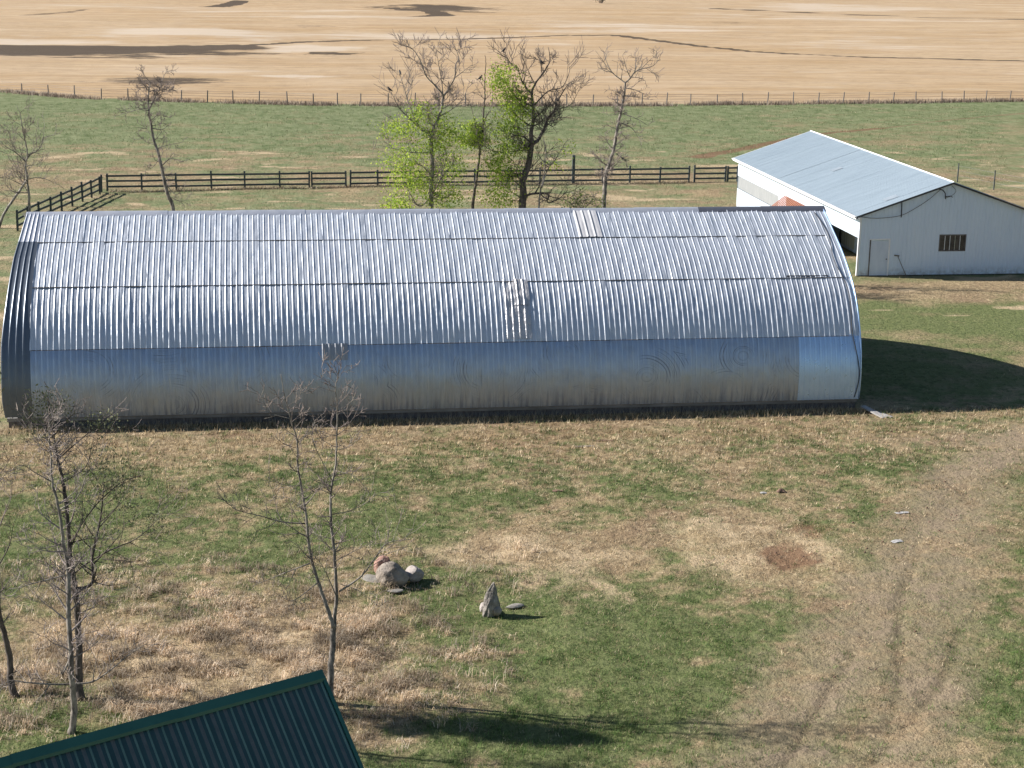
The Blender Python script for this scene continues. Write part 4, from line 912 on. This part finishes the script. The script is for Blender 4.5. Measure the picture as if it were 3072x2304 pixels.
tree('poplar_tree', 'pale forked poplar at the far left beyond the barn end', 110,
     [(z1([(178, 1270), (175, 1180), (165, 1090), (155, 985), (166, 930), (150, 840), (135, 760), (120, 680), (98, 635)]), .11, .012, 0), (z1([(-10, 1430), (30, 1280), (90, 1190), (152, 1100), (165, 1060)]), .10, .07, .2)],
     [(z1([(168, 935), (220, 912), (256, 860), (266, 750)]), .045, .3), (z1([(153, 975), (100, 920), (40, 880), (0, 840)]), .045, -.4), (z1([(172, 1080), (240, 1070), (330, 1100), (390, 1130)]), .03), (z1([(100, 925), (70, 850), (60, 780)]), .025), (z1([(150, 850), (100, 800), (40, 780)]), .025), (z1([(160, 1000), (230, 990), (280, 960)]), .025), (z1([(140, 1120), (60, 1080), (10, 1060)]), .03)],
     17, 'bark_pale', 'twig', 34, (.6, 1.8), .25, .2, 2, (3, 5), tr=.010)
tree('shrub', 'low half-leafed shrub between the big gnarled tree and the leaning bare poplar', YB,
     [(z2([(1500, 1080), (1510, 1020), (1520, 960)]), .03, .01, 0), (z2([(1510, 1080), (1470, 1020), (1440, 960)]), .03, .01, .2), (z2([(1500, 1080), (1550, 1010), (1580, 960)]), .03, .01, -.3)],
     [(z2([(1500, 1070), (1420, 1020), (1380, 990)]), .02), (z2([(1505, 1070), (1600, 1030), (1660, 1010)]), .02)], 18, 'bark_grey', 'twig', 16, (.5, 1.1), .1, .3, 1, (3, 5),
     [tuple(z2([(u, v)])[0])+(a/2.011, b/2.011, w) for u, v, a, b, w in ((1500, 1000, 110, 60, .7), (1430, 1030, 60, 30, .4), (1600, 1030, 60, 30, .3))], 500, .06, [(.17, .24, .06), (.22, .27, .09), (.12, .18, .05)], .006)
# foreground
OLIVE = [(.20, .21, .11), (.26, .27, .16), (.15, .16, .085), (.31, .32, .21)]
tree('poplar_tree', 'slim pale poplar in front, leftmost corner pair, base at the green roof', 37.15,
     [(z5([(300, 1535), (320, 1420), (312, 1290), (305, 1150), (295, 950), (290, 800), (270, 690), (255, 550), (225, 420), (215, 300), (205, 200), (190, 110)]), .095, .008, .1)],
     [(z5([(300, 1300), (220, 1285), (120, 1270), (50, 1262), (5, 1290)]), .03, -.4), (z5([(285, 830), (150, 860), (90, 870), (50, 905)]), .018, -.3), (z5([(315, 1300), (400, 1290), (470, 1250), (560, 1190), (640, 1150)]), .03, .4), (z5([(305, 1180), (270, 1250), (262, 1210)]), .03), (z5([(270, 690), (180, 700), (130, 650)]), .015), (z5([(290, 800), (330, 770), (390, 700), (460, 640)]), .018, -.3),
      (z5([(255, 550), (330, 500), (370, 400), (385, 310)]), .018), (z5([(230, 430), (150, 380), (90, 340), (0, 400)]), .016, -.4), (z5([(218, 320), (270, 270), (310, 210)]), .012), (z5([(470, 1250), (520, 1340)]), .012), (z5([(220, 1285), (160, 1255), (140, 1250)]), .012), (z5([(215, 300), (150, 230), (90, 130)]), .012), (z5([(205, 200), (250, 120), (270, 60)]), .012)],
     21, 'bark_grey', 'twig_pale', 46, (.4, 1.2), .18, .22, 2, (3, 4), tr=.006)
tree('poplar_tree', 'dark-trunked poplar with sparse olive leaves just behind the slim pale one', 39.05,
     [(z5([(345, 1375), (340, 1200), (332, 1000), (322, 890), (300, 720), (288, 560), (265, 430), (245, 330), (232, 240), (215, 150), (200, 60)]), .105, .008, .2)],
     [(z5([(325, 890), (370, 882), (402, 850), (395, 770), (410, 690), (430, 590), (440, 500), (445, 440)]), .05, .3), (z5([(312, 830), (370, 790), (480, 730), (580, 690), (660, 630), (720, 560)]), .024, .6), (z5([(300, 690), (390, 670), (460, 686)]), .02), (z5([(400, 850), (470, 870), (560, 860)]), .02), (z5([(440, 760), (520, 755), (600, 740)]), .014), (z5([(300, 720), (360, 590), (450, 470), (520, 410)]), .022, -.5),
      (z5([(245, 330), (330, 260), (430, 190), (510, 180)]), .016, .4), (z5([(232, 240), (160, 190), (90, 150)]), .014, .4), (z5([(230, 230), (300, 150), (360, 140)]), .014), (z5([(440, 500), (520, 430), (600, 400)]), .014), (z5([(265, 430), (370, 360), (400, 250)]), .018), (z5([(330, 1000), (420, 950), (500, 960)]), .018), (z5([(322, 900), (200, 800), (90, 790)]), .018, .5)],
     22, 'bark_dark', 'twig', 40, (.4, 1.2), .25, .22, 2, (3, 4), [tuple(z5([(u, v)])[0])+(a/1.438, b/1.438, w) for u, v, a, b, w in ((210, 90, 110, 55, 1.3), (150, 170, 90, 45, .7), (420, 160, 110, 45, .8), (450, 300, 80, 60, .6), (500, 430, 100, 60, .8), (640, 590, 90, 55, .7), (560, 520, 80, 50, .5), (420, 380, 60, 60, .4), (380, 620, 120, 90, .4), (470, 800, 110, 70, .35))],
     2000, .032, OLIVE, .005, spread=.13, twmax=.0)
tree('poplar_tree', 'dark curved trunk leaving the picture at the left edge', 39.4,
     [(z5([(78, 1375), (45, 1290), (40, 1200), (22, 1100), (0, 1000), (-15, 850), (-25, 650), (-50, 450), (-90, 200), (-115, -20), (-130, -160)]), .10, .012, .2)],
     [(z5([(42, 1260), (70, 1250), (90, 1290)]), .02), (z5([(0, 1000), (-80, 900), (-160, 760)]), .04), (z5([(-20, 700), (-90, 560), (-150, 380)]), .03), (z5([(-15, 800), (40, 700), (60, 600)]), .02), (z5([(-50, 450), (10, 380), (40, 330)]), .014), (z5([(-90, 200), (-170, 80), (-220, -60)]), .03), (z5([(-115, 0), (-60, -100), (-50, -180)]), .025)],
     23, 'bark_dark', 'twig', 30, (.5, 1.3), .2, .25, 2, (3, 4), [tuple(z5([(u, v)])[0])+(a/1.438, b/1.438, w) for u, v, a, b, w in ((-150, 180, 95, 110, 1), (-150, -40, 120, 130, 2), (-180, -200, 110, 110, 1.4))], 9500, .055, OLIVE, .005, spread=.12, twmax=0.)
tree('poplar_tree', 'bare young poplar forking into two stems beside the green roof ridge', 38.2,
     [(z6([(400, 1410), (402, 1250), (411, 1150), (415, 1060)]), .085, .07, 0), (z6([(414, 1075), (390, 1000), (350, 890), (318, 770), (305, 650), (290, 540), (266, 400), (264, 300), (240, 220), (215, 120), (196, 15)]), .058, .006, -.3), (z6([(415, 1080), (426, 960), (420, 800), (405, 650), (405, 530), (425, 420), (430, 300), (431, 180), (424, 100), (440, 25)]), .054, .006, .4)],
     [(z6([(305, 650), (200, 640), (120, 610), (40, 580), (0, 558)]), .022, -.4), (z6([(316, 810), (200, 870), (80, 930)]), .02, .3), (z6([(438, 935), (530, 870), (590, 790), (640, 740), (735, 735)]), .026, .3), (z6([(280, 490), (210, 480), (130, 440)]), .014), (z6([(240, 220), (160, 200), (122, 150), (105, 118)]), .012, .3), (z6([(410, 615), (480, 600), (550, 560), (600, 520)]), .014), (z6([(410, 470), (345, 340), (322, 275)]), .013),
      (z6([(424, 940), (370, 820), (318, 758)]), .016), (z6([(420, 720), (350, 712), (330, 700)]), .012), (z6([(265, 310), (320, 280), (340, 250)]), .010), (z6([(430, 350), (490, 330), (510, 300)]), .010), (z6([(405, 530), (330, 480), (300, 490)]), .010), (z6([(350, 890), (250, 960), (200, 950)]), .014), (z6([(640, 740), (640, 690)]), .012), (z6([(420, 800), (520, 760), (590, 730)]), .012), (z6([(425, 430), (500, 440), (560, 500)]), .010),
      (z6([(264, 340), (200, 310), (170, 280)]), .01), (z6([(430, 200), (470, 170), (510, 150)]), .008), (z6([(225, 160), (270, 140), (285, 110)]), .007), (z6([(440, 900), (520, 920), (600, 980)]), .012), (z6([(300, 600), (240, 560), (180, 560)]), .010)],
     24, 'bark_grey', 'twig', 80, (.4, 1.1), .25, .22, 2, (2, 4), tr=.006)
# far bush in the stubble
p = gp(1803, 13)
root = thing('bush', (p.x, p.y, 0), 'tiny dark bush in the far stubble field at the top edge', 'bush'); rr = random.Random(5)
mb = MB(); tw = MB(); e = []
for k in range(7): grow(mb, tw, Vector((0, 0, -.2)), Vector((math.cos(k), math.sin(k), 1.4)), 2.8, .09, 2, rr, e, .3, .3, (3, 5), 0, 4, .02)
mb.build('stems', M['bark_dark'], root); leaves('crown', root, Vector((0, 0, 0)), [q for q, z in e], 500, .22, [(.04, .045, .03), (.06, .06, .04)], rr, spread=.4)

# ------------------------------------------------------------------ birds perched in the trees
def bird(u, v, Y, label, rz):
    p = at_y(u, v, Y); pts = [(-.30, .0, -.12), (-.17, 0, -.07), (-.05, 0, .01), (.04, 0, .08), (.09, 0, .16), (.12, 0, .215), (.17, 0, .21), (.235, 0, .185)]
    mb = MB(); mb.tube([tuple(c*.62 for c in q) for q in pts], [c*.66 for c in (.018, .045, .085, .088, .058, .056, .03, .005)], 8); o = mb.build('bird', M['bird'], smooth=True); o.location = (p.x, p.y, p.z-.02); o.rotation_euler = (0, 0, rz)
    mb = MB(); mb.tube([(.0, .03, -.02), (.01, .03, -.13)], .010, 4); mb.tube([(.0, -.03, -.02), (.01, -.03, -.13)], .010, 4); mb.build('legs', M['bird'], o); tag(o, label, 'bird', 'black birds perched in the trees')
bird(1512, 150, YB-.1, 'black bird on the topmost twig of the big gnarled tree', .4)
bird(1625, 186, YB-1, 'black bird inside the bare crown of the big gnarled tree', 2.6)
bird(1200, 217, YB+.5, 'black bird on an upper left twig of the half-leafed poplar', 1.9)
bird(1169, 268, YB-.8, 'black bird on the outermost left twig of the half-leafed poplar', 2.9)
bird(1441, 233, YB+.6, 'black bird beside the slender poplar top', .2)

# ------------------------------------------------------------------ grass
def blades(name, P, H, W, lean, cols, nr, three=False, label=None):
    n = len(P); az = nr.uniform(0, 6.283, n); d = np.stack([np.cos(az), np.sin(az), np.zeros(n)], -1); s = np.stack([-d[:, 1], d[:, 0], np.zeros(n)], -1)
    H = H[:, None]; W = (W*nr.uniform(.7, 1.3, n))[:, None]; ln = (lean*nr.uniform(.2, 1.4, n))[:, None]
    tip = P + d*ln*H + np.array([0, 0, 1.0])*H*np.sqrt(np.clip(1-(ln*.8)**2, .12, 1))
    if three:
        mid = P + d*ln*H*.3 + np.array([0, 0, 1.0])*H*.6
        Vv = np.stack([P-s*W/2, P+s*W/2, mid+s*W*.4, mid-s*W*.4, tip], 1).reshape(-1, 3); b = np.arange(n)[:, None]*5
        F = np.concatenate([b+[0, 1, 2], b+[0, 2, 3], b+[3, 2, 4]]); k = 5
    else:
        Vv = np.stack([P-s*W/2, P+s*W/2, tip], 1).reshape(-1, 3); F = np.arange(3*n).reshape(n, 3); k = 3
    me = raw_mesh(name, Vv, F); me.materials.append(M['blade']); vcol(me, 'Col', np.repeat(cols, k, 0))
    o = link(bpy.data.objects.new(name, me)); return tag(o, label, None, None, 'stuff')
def scatter(nr, n, x0, x1, y0, y1, fn):
    X = nr.uniform(x0, x1, n); Y = nr.uniform(y0, y1, n)
    vis = (X > -6.5-(Y-34)*.22-1) & (X < 17.5+(Y-33)*.43+1)        # only the wedge of yard and pasture the lens takes in
    X, Y = X[vis], Y[vis]; m = masks(X, Y); w = fn(m, X, Y); keep = nr.random(len(X)) < w
    X, Y = X[keep], Y[keep]; m = {k: v[keep] for k, v in m.items()}
    return X, Y, m
def inside(X, Y):
    return ((X > -10.6) & (X < 24.3) & (Y > BY-.05) & (Y < BY+12.5)) | ((X > SX0-.1) & (X < SX1+.1) & (Y > SY0-.05) & (Y < SY1))
def pal(nr, n, cols, j=.25):
    return np.array(cols)[nr.integers(0, len(cols), n)]*nr.uniform(1-j, 1+j, (n, 1))
nr = np.random.default_rng(12)
TAN = [(.52, .41, .24), (.64, .52, .33), (.40, .31, .18), (.72, .60, .41), (.30, .22, .13)]
GRN = [(.10, .15, .045), (.14, .19, .065), (.075, .12, .04), (.19, .22, .09)]
LUSH = [(.10, .19, .04), (.135, .23, .055), (.075, .15, .035), (.18, .25, .08)]
PINK = [(.66, .52, .36), (.74, .61, .45), (.56, .43, .30), (.80, .69, .54), (.36, .27, .19), (.68, .53, .34)]
def tuftize(X, Y, k, rad, nr):
    X = np.repeat(X, k) + nr.normal(0, rad, len(X)*k); Y = np.repeat(Y, k) + nr.normal(0, rad, len(Y)*k); return X, Y
# matted dead grass, left foreground
def tufted(nr, X, Y, k, rad, cols, lo=.55, hi=1.3):
    f = np.repeat(nr.uniform(lo, hi, len(X)), k)[:, None]; X, Y = tuftize(X, Y, k, rad, nr); return X, Y, pal(nr, len(X), cols, .2)*f
X, Y, m = scatter(nr, 30000, -9, 8, 35.5, 49, lambda m, X, Y: np.clip(1.0*blob(X, Y, 640, 1990, 520, 165, 27) + .7*blob(X, Y, 1150, 2020, 280, 140, 28) + .20*blob(X, Y, 600, 1720, 800, 150, 61), 0, 1)*(.12+.88*sstep(.44, .58, fbm(X/.7, Y/.5, 303, 4))))
f9 = np.repeat(.60+.70*sstep(.35, .65, fbm(X/.8, Y/.6, 307, 3)), 9)[:, None]
X, Y, c = tufted(nr, X, Y, 9, .07, PINK, .5, 1.15); n = len(X); hz = .14+.24*sstep(.4, .72, fbm(X/1.3, Y/1.3, 305, 3))
blades('tall_dead_grass', np.stack([X, Y, relief(X, Y)-.01], -1), hz*nr.uniform(.5, 1.25, n), np.full(n, .013), np.full(n, 1.1), c*f9, nr, True, 'matted dead grass between the front trees and the rocks')
# green lush tufts
X, Y, m = scatter(nr, 75000, -9, 28, 33, 60, lambda m, X, Y: np.clip(sstep(.40, .95, m['green'])*(1-m['soil'])*(.15+.85*sstep(.42, .6, fbm(X/.45, Y/.4, 311, 3)))*(1-.7*m['straw']), 0, 1))
X, Y, c = tufted(nr, X, Y, 7, .06, LUSH+GRN, .6, 1.5); n = len(X)
blades('green_grass', np.stack([X, Y, relief(X, Y)-.01], -1), nr.uniform(.05, .15, n)*(.8+.5*sstep(42, 34, Y)), np.full(n, .014), np.full(n, .8), c, nr, False, 'fresh green grass tufts in the yard')
# mixed thatch over the yard, in small tufts
X, Y, m = scatter(nr, 95000, -13, 34, 33, 64.3, lambda m, X, Y: (1-.9*m['soil'])*(1-.8*m['rust'])*(.3+.7*sstep(.38, .6, fbm(X/.5, Y/.4, 313, 3))))
n = len(X); isg = nr.random(n) < m['green']*(1-.5*m['soil'])*.7; st = nr.random(n) < m['straw']*.9
c = np.where(isg[:, None], pal(nr, n, GRN), pal(nr, n, TAN)); c[st] = pal(nr, int(st.sum()), [(.62, .50, .32), (.72, .60, .42), (.5, .39, .25)]); c = c*nr.uniform(.55, 1.3, (n, 1))
k = 6; c = np.repeat(c, k, 0)*nr.uniform(.8, 1.2, (n*k, 1)); st = np.repeat(st, k); X, Y = tuftize(X, Y, k, .06, nr); n = len(X)
blades('yard_grass', np.stack([X, Y, relief(X, Y)-.01], -1), nr.uniform(.04, .12, n)*(1+.6*sstep(50, 62, Y)), np.full(n, .017)*(.8+.6*sstep(40, 60, Y)), np.where(st, 1.1, .9), c, nr, False, 'short mixed green and dry grass over the yard')
# weeds hugging the walls
X = nr.uniform(-11, 24.6, 9000); Y = BY-.12-np.abs(nr.normal(0, .35, 9000)); n = len(X); c = pal(nr, n, TAN+[(.2, .15, .1)])
blades('wall_weeds', np.stack([X, Y, relief(X, Y)-.01], -1), nr.uniform(.08, .32, n), np.full(n, .018), np.full(n, .6), c, nr, False, 'dry weeds along the foot of the arched barn')
# pasture and shed surroundings
X, Y, m = scatter(nr, 420000, -60, 100, 64.5, 193, lambda m, X, Y: np.clip((1-m['field'])*(1-m['soil'])*np.where(inside(X, Y), 0, 1)*(.25+.75*sstep(.40, .6, fbm(X/1.6, Y/1.6, 321, 3))), 0, 1)*np.clip(90/Y, .25, 1))
hid = (X > -10) & (X < 24) & (Y < 104); X, Y = X[~hid], Y[~hid]; m = {k: v[~hid] for k, v in m.items()}
n = len(X); isg = nr.random(n) < np.clip(m['green']*1.15, 0, 1); c = np.where(isg[:, None], pal(nr, n, [(.17, .21, .09), (.22, .25, .12), (.13, .17, .07), (.26, .27, .15)], .35), pal(nr, n, [(.42, .35, .20), (.52, .43, .28), (.30, .25, .14)], .35))
blades('pasture_grass', np.stack([X, Y, relief(X, Y)-.02], -1), nr.uniform(.06, .18, n)*(.8+.5*sstep(80, 160, Y)), .03+.03*sstep(80, 160, Y), np.full(n, .8), c, nr, False, 'grazed pasture grass behind the barn')
# weeds under the wire fence and along the plank fence
X = nr.uniform(-60, 110, 26000); Y = far_y(X)+nr.normal(-.1, .55, len(X)); n = len(X); c = pal(nr, n, [(.30, .22, .16), (.40, .32, .24), (.2, .15, .12), (.5, .42, .33), (.14, .11, .09)])
keep = fbm(X/2.5, Y*0, 331, 3) + nr.uniform(-.25, .25, n) > .42; X, Y, c = X[keep], Y[keep], c[keep]; n = len(X)
blades('fencerow_weeds', np.stack([X, Y, relief(X, Y)-.02], -1), nr.uniform(.2, .65, n), np.full(n, .07), np.full(n, .6), c, nr, False, 'dead weeds along the wire fence')
X = nr.uniform(-12, 33, 5000); Y = 125.75+(X+12)*.07+nr.normal(-.1, .25, 5000); n = len(X)
blades('fencerow_weeds', np.stack([X, Y, relief(X, Y)-.02], -1), nr.uniform(.1, .3, n), np.full(n, .05), np.full(n, .7), pal(nr, n, [(.42, .33, .22), (.3, .23, .15), (.5, .42, .3)]), nr, False, 'dry weeds under the plank fence')
# clods and droppings on the track
mb = MB(); rr = random.Random(9)
for k in range(80):
    t = rr.random(); u = 2850-420*t+rr.gauss(0, 130); v = 1480+750*t*rr.random()+rr.gauss(0, 60); p = gp(u, v); s = rr.uniform(.015, .038)
    mb.tube([(p.x-s, p.y, .02), (p.x-s*.3, p.y+s*.2, .03+s*.3), (p.x+s*.5, p.y-s*.1, .03+s*.25), (p.x+s, p.y, .02)], [s*.3, s*.7, s*.65, s*.2], 6)
tag(mb.build('clods', M['board'], smooth=True), 'small dark clods scattered over the dirt track', None, None, 'stuff')
